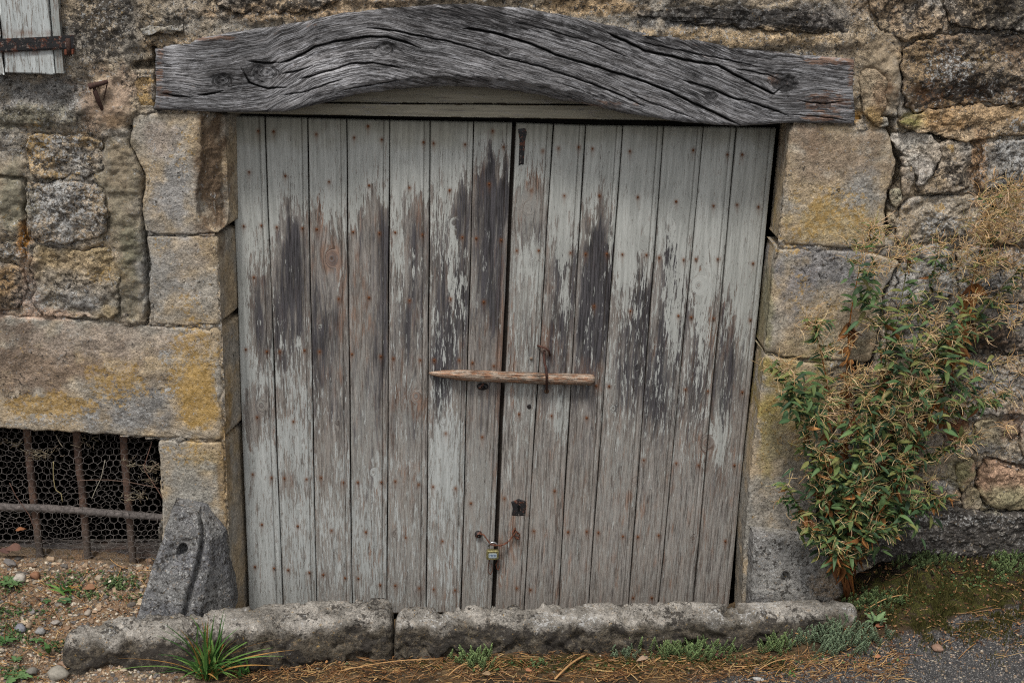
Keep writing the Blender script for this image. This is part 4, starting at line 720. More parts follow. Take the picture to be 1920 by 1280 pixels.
def plank(i, parent):
    yt = interp(np.array([TOPX[i][0], TOPX[i][1]]), [(430, 218), (700, 226), (963, 231), (1100, 236), (1458, 241)])
    a = U(np.array([TOPX[i][0], TOPX[i][1]], float), yt, YD); c = U(np.array(BOTX[i], float), np.array([1138., 1138.]), YD)
    ztop = a[:, 2]; zt0 = 1.72; gap = .0007
    def xe(k, z): return c[k, 0]+(a[k, 0]-c[k, 0])*(z-c[k, 2])/(a[k, 2]-c[k, 2])
    w0 = abs(a[1, 0]-a[0, 0]); lastL = i == 6
    d = [(0, .02), (.0001, .003), (.0008, .0008), (.002, 0)]+[(q, 0) for q in np.linspace(.006, w0-.024, int(w0/.0042))]+[(w0-.021, 0), (w0-.0195, .0018), (w0-.0182, .0036), (w0-.0168, .0016), (w0-.0155, 0), (w0-.012, -.0008), (w0-.0085, -.0008), (w0-.006, 0), (w0-.003, .0002), (w0-.0012, .003), (w0-.0011, .02)]
    q = np.array([v[0] for v in d])/w0; dep = np.array([v[1] for v in d])
    nz = 330; s_ = np.r_[0, np.linspace(0.0005, .9995, nz), 1]
    Q, S = np.meshgrid(q, s_, indexing='ij'); zb = -.03
    Ztop = ztop[0]*(1-Q)+ztop[1]*Q; Z = zb+(Ztop-zb)*S
    xl = xe(0, Z)+gap; xr = xe(1, Z)-(gap if not lastL else .004)
    wv = .0008*np.sin(Z*7+i)+.0012*fb(Z*1.0, Z*0+i, 3, 3, i*3.)
    X = xl+(xr-xl)*Q+wv*np.where(Q > .9, 1, np.where(Q < .1, 1, 0))
    yoff = (rnd.uniform(-1, 1)*.0018); cup = .0016*rnd.uniform(-.5, 1)
    Y = YD+yoff+dep[:, None]+cup*(Q-.5)**2*4+fb(X, Z, 2.5, 2, i*5.)*.0025
    Y[:, 0] += .02; Y[:, -1] += .02
    px, py = PX(np.stack([X, Y, Z], -1).reshape(-1, 3)); x, z = X.ravel(), Z.ravel(); n = len(x)
    fn = fb(x, z*.15, 40, 3, i*9.)*60+fb(x, z*.16, 120, 2, i*4.)*55
    on = sst(ONSET[i]-70, ONSET[i]+90, py+fn)
    lo = sst(760, 980, py+fn*1.5)
    bare = .10+on*(LEVEL[i]*(1-lo)+LOWER[i]*lo-.10)+.05*fb(x, z, 10, 3, i*1.)
    dark = .06+.14*on*(1-lo)+.12*fb(x, z*.4, 9, 3, 40+i); warm = .03+.12*lo*(fb(x, z*.5, 6, 3, 60+i)+.3); wash = .25+.15*lo+(.18*lo if i < 7 else .0)
    ch = [bare, dark, warm, wash+np.zeros(n)]
    for cx, cy, rx, ry, k_, am in WB:
        if abs(cx-(TOPX[i][0]+BOTX[i][0])/2) > 160: continue
        sel = (abs(px-cx) < rx*2.4) & (abs(py-cy) < ry*2.2)
        pl = (TOPX[i][0]+(BOTX[i][0]-TOPX[i][0])*(cy-220)/915, TOPX[i][1]+(BOTX[i][1]-TOPX[i][1])*(cy-220)/915)
        if not (pl[0]-3 < cx < pl[1]+3): continue
        f = np.exp(-((px[sel]-cx)/(rx*1.15))**2-((py[sel]+fn[sel]*.5-cy)/ry)**2)
        ch[k_][sel] = ch[k_][sel]+am*f
    # tint darker and warmer towards the top edge
    toptone = sst(290, 232, py+fb(x, z, 12, 3, 3.)*30)
    tn = np.ones((n, 3))*(1-.34*toptone[:, None])*(1-toptone[:, None]*np.array([0, .04, .14]))
    tn *= (1+.06*fb(x, z, 7, 3, i*2.+1))[:, None]
    cool = sst(500, 800, py)*(1 if i < 7 else .3); tn *= 1-cool[:, None]*np.array([.04, .025, -.005])
    tn *= (.94+.1*rnd.random())
    gx = x+0; gz = z+0; kd = np.zeros(n); kw = np.zeros(n)
    for kx, ky, r, am in KNOTS:
        pl = (TOPX[i][0]+(BOTX[i][0]-TOPX[i][0])*(ky-220)/915, TOPX[i][1]+(BOTX[i][1]-TOPX[i][1])*(ky-220)/915)
        if not (pl[0]-6 < kx < pl[1]+6): continue
        kk = U(np.array(float(kx)), np.array(float(ky)), YD); dx = x-kk[0]; dz = z-kk[2]; R0 = r*.0017
        ee = np.exp(-(np.hypot(dx, dz*.42)/(R0*1.5))**2); gx = gx-am*.78*dx*ee
        rr = np.hypot(dx, dz*.75); f = sst(R0*.9, R0*.45, rr); gx = gx*(1-f)+(kk[0]+rr*.8)*f; gz = gz*(1-f)+kk[2]*f
        kd += f*.35*am; kw += np.exp(-(rr/(R0*1.3))**2)*.45*am
    gx = gx+.0035*fb(x, z, 2.2, 2, i*8.)+.0016*fb(x, z, 8, 2, i*3.)
    ch[1] = ch[1]+kd*.6; ch[2] = ch[2]+kw*.7
    stk = fb(x, z*.05, 45, 4, 7.+i); ch[1] = ch[1]*np.clip(.78+.75*stk, .2, 1.4); ch[0] = ch[0]+.14*fb(x, z*.08, 60, 3, 17.+i)*on
    ch[2] = ch[2]+.35*np.clip(fb(x, z*.35, 9, 3, 90.+i)-.18, 0, 1)*2*on
    Wc = np.stack([np.clip(c_, 0, 1) for c_ in ch], 1)
    R = np.zeros((n, 4)); R[:, 3] = 1
    for nx, ny in NAILS:
        sel = (abs(px-nx) < 16) & (py > ny-14) & (py < ny+40)
        if sel.any():
            dxx = px[sel]-nx; dyy = py[sel]-ny
            R[sel, 0] = np.maximum(R[sel, 0], np.exp(-(dxx/4.0)**2-(np.where(dyy > 0, dyy/6.5, dyy/4.0))**2)*1.0)
            R[sel, 0] = np.maximum(R[sel, 0], .35*np.exp(-(dxx/3)**2)*sst(26, 4, dyy)*(dyy > 0))
    if i == 7: R[:, 1] = np.exp(-(((px-971)/5)**2))*sst(560, 600, py)*sst(1100, 1000, py)*0
    # mortised slot and old lock marks in the wide right-hand stile
    G3 = np.stack([gx, gz, np.full(n, 1.7*i+.3)], 1)
    # grime along joints
    edge = np.minimum(Q, 1-Q).ravel()*w0; R[:, 1] = np.maximum(R[:, 1], .55*np.exp(-(edge/.0014)**2)); R[:, 1] = np.maximum(R[:, 1], .5*np.exp(-((Q.ravel()*w0-(w0-.0182))/.0016)**2))
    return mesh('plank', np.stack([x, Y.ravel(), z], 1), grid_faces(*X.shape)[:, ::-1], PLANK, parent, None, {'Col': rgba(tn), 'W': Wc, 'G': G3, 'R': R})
xm = U(np.array([448., 1412., 948.]), np.array([1138.]*3), YD)
leafL = empty('door_leaf', (float(xm[0, 0]), YD, 0), 'left leaf of the weathered plank door, pale paint peeling over dark stained boards', 'door')
leafR = empty('door_leaf', (float(xm[1, 0]), YD, 0), 'right leaf of the weathered plank door, carrying the keyhole plate and iron strap', 'door')
nailme = None
def nail_mesh():
    b = Bag(); th = np.arange(7)*2*np.pi/7; r = .0034
    V = [(0, -.0016, 0)]+[(r*.7*math.cos(t), -.0012, r*.7*math.sin(t)) for t in th]+[(r*math.cos(t), .0006, r*math.sin(t)) for t in th]
    T = [(0, 1+(k+1) % 7, 1+k) for k in range(7)]; F = [(1+k, 1+(k+1) % 7, 8+(k+1) % 7, 8+k) for k in range(7)]
    b.add(V, [f[::-1] for f in F], [t[::-1] for t in T], lin(96, 58, 34)); return b
for i in range(14): plank(i, leafL if i < 7 else leafR)
nb = nail_mesh(); first = None
for k, (nx, ny) in enumerate(NAILS):
    P = U(np.array(float(nx)), np.array(float(ny)), YD-.001); par = leafL if nx < interp(ny, [(231, 966), (1138, 927)]) else leafR
    if first is None:
        first = nb.build('nail', RUST, par, (0, 0, 0)); o = first
    else: o = first.copy(); o.parent = par; SC.collection.objects.link(o)
    o.location = P-WL[par.name]; s_ = rnd.uniform(.7, 1.15); o.scale = (s_, 1, s_)
# rails behind the planks
for par, x0, x1 in ((leafL, -.80, .0), (leafR, .03, .84)):
    for z0 in (.12, .8, 1.45):
        b = Bag(); b.box((x0, YD+.022, z0), (x1, YD+.045, z0+.12), lin(70, 60, 52)); b.build('rail', DARKM, par, smooth=False)
# one narrow dark stile behind the meeting edges (fixed to the right leaf)
b = Bag(); b.box((-.03, YD+.021, -.02), (.06, YD+.0215+.002, 1.68), lin(40, 34, 30)); b.build('meeting_stile', DARKM, leafR, smooth=False)

def W_(px, py, Y): return U(np.array(float(px)), np.array(float(py)), Y)
# iron strap, key plate, bolts, staple on the right leaf
def plate(name, poly, Y, th, mat, parent, col, bev=.0015, hole=None):
    P = U(*np.array(poly, float).T, Y)[:, [0, 2]]; P = resample(P, .004)
    if (P[:, 0]*np.roll(P[:, 1], -1)-np.roll(P[:, 0], -1)*P[:, 1]).sum() < 0: P = P[::-1]
    n = len(P); c = P.mean(0); V = []; 
    for s_, y in ((.0, Y-th), (.85, Y-th-.0004), (1.0, Y-th+bev), (1.0, Y+.002)):
        if s_ == 0: continue
        V.append(np.stack([c[0]+(P[:, 0]-c[0])*s_, np.full(n, y), c[1]+(P[:, 1]-c[1])*s_], 1))
    V = np.concatenate(V+[[[c[0], Y-th-.0004, c[1]]]]); F = grid_faces(3, n, wrapv=True); k = np.arange(n)
    T = np.stack([np.full(n, len(V)-1), k, (k+1) % n], 1)
    b = Bag(); b.add(V, F[:, ::-1], T[:, ::-1], col); return b.build(name, mat, parent, smooth=False)
plate('iron_strap', [(971, 242), (985, 240), (988, 248), (985, 262), (982, 311), (977, 309), (972, 312), (974, 262)], YD-.001, .003, BLACK, leafR, lin(20, 20, 22))
kp = plate('keyhole_plate', [(958, 940), (966, 937), (972, 934), (980, 937), (986, 938), (986, 952), (984, 966), (971, 967), (959, 966), (961, 952)], YD-.001, .0025, BLACK, leafR, lin(20, 20, 22))
b = Bag(); c = W_(973, 949, YD-.0048); th = np.linspace(0, 2*np.pi, 12, endpoint=False)
V = [tuple(c)]+[(c[0]+.0055*math.cos(t), c[1], c[2]+.0055*math.sin(t)) for t in th]; b.add(V, None, [(0, 1+(k+1) % 12, 1+k) for k in range(12)][::1], (.002, .002, .002))
b.add([(c[0]-.0025, c[1]+.0002, c[2]), (c[0]+.0025, c[1]+.0002, c[2]), (c[0]+.004, c[1]+.0002, c[2]-.018), (c[0]-.004, c[1]+.0002, c[2]-.018)], [(0, 1, 2, 3)], None, (.002, .002, .002))
b.build('keyhole', DARKM, leafR)
def disc(name, px, py, rx, rz, th_, mat, parent, col, Y=YD):
    c = W_(px, py, Y); b = Bag(); n = 18; t = np.arange(n)*2*np.pi/n; V = []
    for s_, y in ((.35, -th_), (.8, -th_*.9), (1., -th_*.45), (1.0, .003)): V.append(np.stack([c[0]+rx*s_*np.cos(t), np.full(n, Y+y), c[2]+rz*s_*np.sin(t)], 1))
    V = np.concatenate(V+[[[c[0], Y-th_, c[2]]]]); k = np.arange(n)
    b.add(V, grid_faces(4, n, wrapv=True)[:, ::-1], np.stack([np.full(n, len(V)-1), k, (k+1) % n], 1)[:, ::-1], col); return b.build(name, mat, parent)
disc('bolt_head', 905, 724, .019, .012, .009, BLACK, leafL, lin(30, 30, 34), YD-.001)
disc('bolt_head', 897, 1001, .013, .013, .010, BLACK, leafL, lin(30, 30, 34), YD-.001)
disc('bolt_head', 996, 672, .0055, .0055, .005, RUST, leafR, lin(120, 104, 90), YD-.001)
disc('washer', 1025, 733, .0085, .0085, .003, RUST, leafR, lin(90, 70, 56), YD-.001)
disc('screw', 992, 762, .007, .009, .001, BLACK, leafR, lin(40, 36, 32), YD-.0005)
bb = Bag(); P = [W_(*q) for q in ((1008, 648, YD-.004), (1015, 650, YD-.016), (1024, 653, YD-.02), (1030, 659, YD-.012), (1031, 668, YD+.004))]; bb.tube(P, .0034, 8, lin(74, 50, 42)); bb.build('staple', RUST, leafR)
bb = Bag(); P = [W_(*q) for q in ((1021, 656, YD-.010), (1020, 668, YD-.018), (1021, 680, YD-.030), (1024, 690, YD-.048), (1025, 702, YD-.056), (1025, 712, YD-.050), (1025, 722, YD-.026), (1025, 731, YD+.002))]
P = np.array(P); t = np.linspace(0, len(P)-1, 30); P = np.stack([np.interp(t, np.arange(len(P)), P[:, i]) for i in range(3)], 1); bb.tube(P, .0042, 8, lin(66, 44, 38)); bb.build('hook', RUST, leafR)

# the whittled peg
def peg():
    a = W_(804, 701, YD-.012); e = W_(1116, 712, YD-.024); n = 90; m_ = 22; t = np.linspace(0, 1, n)
    C = a+(e-a)*t[:, None]; C[:, 1] = YD-.019+.011*np.exp(-t/.05); C[:, 2] += .002*np.sin(t*5+1)
    R = .020*np.clip(interp(t, [(0, .12), (.02, .35), (.08, .62), (.16, .88), (.22, .98), (.5, 1.0), (.9, 1.0), (.975, .98), (.992, .8), (1, .45)]), .1, 1)
    th = np.arange(m_)*2*np.pi/m_
    rr = R[:, None]*(1+.05*np.cos(2*th)[None])
    X = C[:, :1]+0*rr; Y = C[:, 1:2]-rr*np.cos(th)*.9; Z = C[:, 2:3]+rr*np.sin(th)
    f = fb(X.ravel(), (th[None]*.02+0*X).ravel()*1.0, 8, 3, 1.).reshape(X.shape)
    Y = Y+.0018*f; Z = Z+.002*f+.0012*n2((X*6).ravel(), (0*X+th*3).ravel()).reshape(X.shape)
    V = np.concatenate([np.stack([X, Y, Z], -1).reshape(-1, 3), C[:1], C[-1:]]); k = np.arange(m_); e0 = (n-1)*m_
    T = np.concatenate([np.stack([np.full(m_, n*m_), (k+1) % m_, k], 1), np.stack([np.full(m_, n*m_+1), e0+k, e0+(k+1) % m_], 1)])
    Gv = np.stack([np.r_[X.ravel(), C[0, 0], C[-1, 0]], np.r_[(0*X+th*.018).ravel(), 0, 0], np.full(len(V), 6.)], 1)
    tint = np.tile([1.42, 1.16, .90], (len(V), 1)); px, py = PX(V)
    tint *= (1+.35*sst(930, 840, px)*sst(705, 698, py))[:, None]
    W4 = np.zeros((len(V), 4)); W4[:, 1] = .05+.5*np.exp(-((px-1022)/26)**2); W4[:, 2] = .5
    return mesh('wooden_peg', V, grid_faces(n, m_, wrapv=True), BEAM, None, None, {'Col': rgba(tint), 'W': W4, 'G': Gv}, True, T)
tag(peg(), 'whittled wooden peg barring the two door leaves, held by a rusty hook', 'peg')

# padlock and its wire
c = W_(923.5, 1038.5, YD-.025)
lock = empty('padlock', tuple(c-[0, 0, .019]), 'small tarnished brass padlock hanging on rusty wire at the meeting edge of the doors', 'padlock')
def rbox(lo, hi, bv, col, name, mat, parent):
    bm_V = []; x0, y0, z0 = lo; x1, y1, z1 = hi
    prof = [(x0, z0), (x1, z0), (x1, z1), (x0, z1)]; P = chaikin(np.array(prof, float), 2, .12); n = len(P); cx, cz = (x0+x1)/2, (z0+z1)/2; rows = []
    for ins, y in ((bv, y0), (0, y0+bv), (0, y1-bv), (bv, y1)):
        sx = (x1-x0-2*ins)/(x1-x0); sz = (z1-z0-2*ins)/(z1-z0); rows.append(np.stack([cx+(P[:, 0]-cx)*sx, np.full(n, y), cz+(P[:, 1]-cz)*sz], 1))
    V = np.concatenate(rows+[[[cx, y0, cz], [cx, y1, cz]]]); k = np.arange(n)
    T = np.concatenate([np.stack([np.full(n, 4*n), k, (k+1) % n], 1)[:, ::-1], np.stack([np.full(n, 4*n+1), 3*n+k, 3*n+(k+1) % n], 1)])
    b = Bag(); b.add(V, grid_faces(4, n, wrapv=True)[:, ::-1], T, col); return b.build(name, mat, parent, smooth=False)
rbox((c[0]-.0215, c[1]-.008, c[2]-.0185), (c[0]+.0215, c[1]+.008, c[2]+.0175), .002, (.4, .35, .15), 'lock_body', BRASS, lock)
PLATEM = col_material('lock_label', .6, 400, 900, .15, 0)
rbox((c[0]-.014, c[1]-.0092, c[2]-.010), (c[0]+.014, c[1]-.0075, c[2]+.008), .0004, lin(150, 160, 164), 'label_plate', PLATEM, lock)
b = Bag()
for k in range(5):
    x = c[0]-.0105+k*.0048
    b.box((x, c[1]-.0096, c[2]-.005), (x+.0012, c[1]-.0090, c[2]+.003), lin(50, 72, 110)); b.box((x+.0012, c[1]-.0096, c[2]+.0018), (x+.0036, c[1]-.0090, c[2]+.003), lin(50, 72, 110))
    if k % 2: b.box((x+.0024, c[1]-.0096, c[2]-.005), (x+.0036, c[1]-.0090, c[2]+.0018), lin(50, 72, 110))
b.build('lettering', PLATEM, lock, smooth=False)
b = Bag(); th = np.linspace(0, np.pi, 14); P = [(c[0]-.0145, c[1], c[2]+.015), (c[0]-.0145, c[1], c[2]+.030)]+[(c[0]-.0145*math.cos(t), c[1], c[2]+.032+.014*math.sin(t)) for t in th]+[(c[0]+.0145, c[1], c[2]+.030), (c[0]+.0145, c[1], c[2]+.015)]
b.tube(P, .0038, 10, (.6, .6, .6)); b.build('shackle', STEEL, lock)
wire = empty('rusty_wire', tuple(W_(930, 1020, YD-.02)), 'twisted rusty wire looped through both door leaves above the padlock', 'wire')
def curve(pts, n=40): P = np.array(pts, float); t = np.linspace(0, len(P)-1, n); k = np.arange(len(P)); return np.stack([np.interp(t, k, P[:, i]) for i in range(3)], 1)
RC = lin(92, 58, 44)
def wv(name, pts, r=.0016, tw=.002):
    P = curve([W_(*q) for q in pts]); P = (P+np.roll(P, 1, 0)+np.roll(P, -1, 0))/3*1.0 if False else P
    for ph in (0, np.pi):
        b = Bag(); t = np.arange(len(P)); Q = P.copy(); Q[:, 1] += tw*np.cos(t*.8+ph); Q[:, 2] += tw*np.sin(t*.8+ph); b.tube(Q, r, 6, RC*rnd.uniform(.7, 1.2)); b.build(name, RUST, wire)
wv('strand', [(900, 1000, YD-.012), (907, 1002, YD-.02), (914, 1012, YD-.026), (920, 1020, YD-.028), (928, 1022, YD-.030), (940, 1022, YD-.024), (952, 1016, YD-.018), (962, 1004, YD-.012), (966, 992, YD-.006), (968, 988, YD+.004)])
wv('strand', [(966, 990, YD-.008), (960, 998, YD-.016), (966, 1006, YD-.014), (972, 1010, YD-.012), (974, 1002, YD-.01), (968, 996, YD-.016), (962, 1004, YD-.018)], .0018, .003)
wv('loop', [(918, 1048, YD-.02), (915, 1062, YD-.014), (915, 1070, YD-.012), (919, 1077, YD-.012), (923, 1070, YD-.012), (922, 1056, YD-.014)], .0014, .0003)
wv('loop', [(934, 1050, YD-.02), (930, 1058, YD-.014), (932, 1066, YD-.012), (935, 1068, YD-.012), (937, 1060, YD-.012)], .0018, .0003)

# ------------------------------------------------------------------ window shutter, top left
shut = empty('window_shutter', tuple(W_(50, 138, -.05)), 'pale painted plank window shutter with a rusted iron strap above the wall hook', 'shutter')
def shutter():
    Y = -.045
    for k, (xa, xb) in enumerate([(-330, -215), (-213, -100), (-98, 8), (10, 103)]):
        a = W_(xa, 138, Y); b_ = W_(xb, 138, Y)
        V, F, A = wood_grid(a[0], b_[0], a[2], 2.95, lambda X, Z: Y+fb(X, Z, 5, 2, k)*.001, 26, 200, bare=.36, dark=.04, wash=.55, seed=20.+k, tint=(1.1, 1.14, 1.2)); px, py = PX(V)
        A['R'][:, 0] = np.clip(.8*np.exp(-((py-64)/7)**2)+.8*np.exp(-((py-98)/6)**2), 0, 1)*np.clip(fb(V[:, 0], V[:, 2], 40, 3, 2.)*1.6+.35, 0, 1)
        mesh('plank', V, F, PLANK, shut, None, A)
    a = W_(104, 138, Y); b_ = W_(119, 138, Y)
    V, F, A = wood_grid(a[0], b_[0], a[2], 2.95, lambda X, Z: Y+.004+0*X, 6, 120, bare=.4, wash=.4, seed=31., tint=(.8, .82, .84)); mesh('edge_strip', V, F, PLANK, shut, None, A)
    P = [(-330, 62), (-100, 68), (0, 73), (90, 69), (139, 66), (140, 78), (138, 91), (60, 96), (0, 98), (-330, 90)]
    plate('hinge_strap', [(q[0], q[1]) for q in P], Y-.002, .006, BLACK, shut, lin(30, 30, 30))
    plate('strap_end', [(122, 91), (140, 91), (139, 102), (122, 103)], Y+.004, .01, RUST, shut, lin(110, 66, 50))
    c = W_(132, 84, -.03); b = Bag(); b.tube([(c[0], -.05, c[2]-.03), (c[0], -.05, c[2]+.02)], .007, 10, lin(60, 44, 38)); b.tube([(c[0], -.048, c[2]), (c[0], .02, c[2])], .006, 8, lin(60, 44, 38)); b.build('pintle', RUST, shut)
shutter()
# iron wall spike
b = Bag(); r1 = lin(70, 52, 46)
hk = empty('wall_hook', tuple(W_(185, 160, 0)), 'rusty forged iron hook driven into the wall below the shutter', 'hook')
b.tube([W_(166, 163, -.045), W_(176, 160, -.042), W_(190, 157, -.036), W_(202, 153, -.028)], [.009, .008, .007, .006], 8, r1); b.build('crossbar', RUST, hk)
b = Bag(); b.tube([W_(186, 158, .01), W_(176, 162, -.036), W_(178, 172, -.04), W_(185, 190, -.03), W_(193, 208, -.012), W_(195, 217, .0)], [.006, .007, .007, .0065, .005, .002], 8, r1); b.build('shank', RUST, hk)
b = Bag(); b.add([W_(199, 160, -.03), W_(203, 154, -.028), W_(197, 180, -.024), W_(192, 195, -.02), W_(198, 165, -.018), W_(196, 182, -.012)], None, [(0, 1, 2), (0, 2, 3), (1, 4, 2), (4, 5, 2), (2, 5, 3)], r1); b.build('web', RUST, hk)

# ------------------------------------------------------------------ cellar window grille
grille = empty('window_grille', tuple(W_(150, 1060, .05)), 'rusty iron window bars of the low cellar opening', 'grille')
def bars():
    specs = [(-330, 792, -300, 1040), (-235, 797, -208, 1046), (-138, 800, -112, 1050), (-48, 804, -22, 1052), (49, 806, 78, 1056), (142, 812, 168, 1058), (229, 816, 252, 1066)]
    for k, (xa, ya, xb, yb) in enumerate(specs):
        n = 40; t = np.linspace(0, 1, n); X = xa+(xb-xa)*t; Yp = ya-14+(yb+16-ya+14)*t; P = U(X, Yp, .075); P[:, 0] += fb(t, t*0+k, 3, 3, k*2.)*.005; P[:, 1] += fb(t, t*0+k, 4, 3, k*3.+1)*.006
        m_ = 12; th = np.arange(m_)*2*np.pi/m_; sq = 1/np.maximum(abs(np.cos(th)), abs(np.sin(th)))**.7
        R = .0115*(1+.09*fb(t, t*0, 14, 4, k*1.)); V = np.stack([P[:, :1]+R[:, None]*np.cos(th)*sq, P[:, 1:2]+R[:, None]*np.sin(th)*sq, P[:, 2:]+0*th], -1).reshape(-1, 3)
        V += fb3(V, 60, 3, k)[:, None]*.0016*np.array([1, 1, 0])
        mixc = np.clip(fb(V[:, 0], V[:, 2], 12, 3, k)+.5, 0, 1)[:, None]; col = lin(74, 60, 54)*(1-mixc)+lin(100, 78, 66)*mixc
        low = sst(.42, .25, V[:, 2])[:, None]; col = col*(1-.6*low)+lin(88, 84, 78)*.6*low
        mesh('bar', V, grid_faces(n, m_, wrapv=True), RUST, grille, None, {'Col': rgba(col)})
    n = 160; X = np.linspace(-420, 308, n); Yp = np.interp(X, [-420, 0, 100, 200, 308], [928, 949, 954, 960, 970]); P = U(X, Yp, .052)
    P[:, 2] += fb(P[:, 0], 0*X, 5, 3, 1.)*.004; P[:, 1] += fb(P[:, 0], 0*X, 6, 3, 4.)*.006
    m_ = 12; th = np.arange(m_)*2*np.pi/m_; R = .0125*(1+.16*fb(P[:, 0], 0*X, 16, 4, 3.))
    V = np.stack([P[:, :1]+0*th, P[:, 1:2]+R[:, None]*np.cos(th), P[:, 2:]+R[:, None]*np.sin(th)], -1).reshape(-1, 3); V += fb3(V, 50, 3, 4)[:, None]*.0022*np.array([0, 1, 1])
    mixc = np.clip(fb(V[:, 0], V[:, 2], 10, 3, 5.)+.5, 0, 1)[:, None]
    mesh('crossbar', V, grid_faces(n, m_, wrapv=True), RUST, grille, None, {'Col': rgba(lin(84, 79, 76)*(1-mixc)+lin(106, 98, 94)*mixc)})
    # sill board behind the bars
    a = W_(-420, 1012, .13); z0, z1 = .15, W_(150, 1016, .13)[2]
    V, F, A = wood_grid(-2.35, W_(300, 1030, .14)[0]+.05, z0, z1, lambda X, Z: .13+fb(X, Z, 10, 4, 3.)*.006, 180, 20, bare=.95, dark=.45, warm=.35, wash=.1, seed=44., horiz=True)
    mesh('sill_board', V, F, PLANK, grille, None, A)
bars()
def hexnet(bag, x0, x1, z0, z1, s_, Yf, r, col, seed, rot=0.0, miss=0.0, sag=.010):
    rr = np.random.RandomState(seed); h = s_*.56; w_ = s_; nodes = {}
    dz = h*1.5
    def pt(i, j, k):
        key = (i, j, k)
        return key
    # brick-like hexes: vertices shared by rounding
    segs = set(); ni = int((x1-x0)/w_)+2; nj = int((z1-z0)/dz)+2
    for i in range(ni):
        for j in range(nj):
            cx = x0+(i+.5*(j % 2))*w_; cz = z0+j*dz
            V = [(round(cx+w_/2*a, 5), round(cz+h*b_, 5)) for a, b_ in ((0, 1), (1, .5), (1, -.5), (0, -1), (-1, -.5), (-1, .5))]
            for k in range(6):
                a, b_ = V[k], V[(k+1) % 6]; segs.add((min(a, b_), max(a, b_)))
    for a, b_ in segs:
        if rr.rand() < miss: continue
        P = np.array([a, b_]); P = np.stack([P[:, 0]*math.cos(rot)-P[:, 1]*math.sin(rot)*.3, P[:, 1]+P[:, 0]*math.sin(rot)], 1) if rot else P
        dx = fb(P[:, 0], P[:, 1], 6, 3, seed*1.)*sag*1.2+fb(P[:, 0], P[:, 1], 22, 2, seed+3.)*.004; dz_ = fb(P[:, 0], P[:, 1], 6, 3, seed+7.)*sag*1.2+fb(P[:, 0], P[:, 1], 22, 2, seed+9.)*.004
        x = P[:, 0]+dx; z = P[:, 1]+dz_
        if (x > x1).any() or (x < x0).any() or (z < z0).any() or (z > z1).any(): continue
        y = Yf+fb(x, z, 5, 3, seed+5.)*.02
        Q = np.stack([x, y, z], 1); tw = abs(a[0]-b_[0]) < 1e-4
        bag.tube(Q, r*(1.45 if tw else 1), 3, col*rr.uniform(.7, 1.2), cap=False)
b = Bag(); xr = W_(296, 900, .035)[0]; zt = W_(0, 803, .03)[2]
hexnet(b, -2.3, xr, .21, .84, .0265, .034, .00072, lin(104, 98, 94), 3, sag=.017)
o = b.build('chicken_wire', RUST); tag(o, 'galvanised chicken wire netting stretched across the front of the cellar window bars', 'wire netting')
b = Bag(); hexnet(b, -2.3, xr+.01, .26, .84, .024, .112, .0007, lin(96, 90, 86), 9, rot=.12, miss=.04, sag=.016)
hexnet(b, -1.6, xr+.01, .40, .80, .022, .125, .0007, lin(90, 84, 80), 15, rot=-.2, miss=.1, sag=.02)
o = b.build('chicken_wire', RUST); tag(o, 'second crumpled layer of chicken wire hanging behind the cellar window bars', 'wire netting')
# stray wires and dried plant threads caught in the netting
b = Bag()
for pts, c_ in [([(285, 828), (272, 868), (270, 880), (300, 925), (305, 935)], (110, 84, 72)), ([(197, 862), (190, 895), (178, 920), (172, 935)], (140, 134, 120)), ([(100, 865), (100, 895), (104, 918), (115, 925), (117, 940)], (150, 138, 100)), ([(18, 905), (30, 930), (55, 965), (62, 985)], (100, 76, 66)), ([(105, 815), (112, 830), (118, 838)], (120, 110, 96)), ([(150, 900), (200, 899), (240, 903), (300, 915)], (96, 78, 68)), ([(268, 870), (280, 885), (290, 872), (298, 868)], (120, 104, 90))]:
    b.tube(curve([W_(x, y, .022) for x, y in pts], 16), .0013, 5, lin(*c_))
for cx, cy, n_ in ((68, 852, 26), (92, 850, 14), (290, 878, 30), (262, 930, 26), (160, 828, 12), (20, 830, 10), (245, 870, 14), (285, 900, 16)):
    for k in range(n_):
        a = rnd.uniform(0, 6.28); L = rnd.uniform(8, 26); x = cx+rnd.gauss(0, 9); y = cy+rnd.gauss(0, 5)
        b.tube(curve([W_(x, y, .02+rnd.uniform(0, .03)), W_(x+L*.5*math.cos(a), y+L*.25*math.sin(a)+rnd.uniform(-4, 4), .03), W_(x+L*math.cos(a), y+L*.5*math.sin(a), .02+rnd.uniform(0, .03))], 6), .0008, 3, lin(*rnd.choice([(130, 118, 96), (110, 96, 80), (146, 136, 116)])), cap=False)
o = b.build('dry_tendrils', DRYM); tag(o, 'dried tendrils and lint tangled in the wire netting of the cellar window', 'dead vine', kind='stuff')

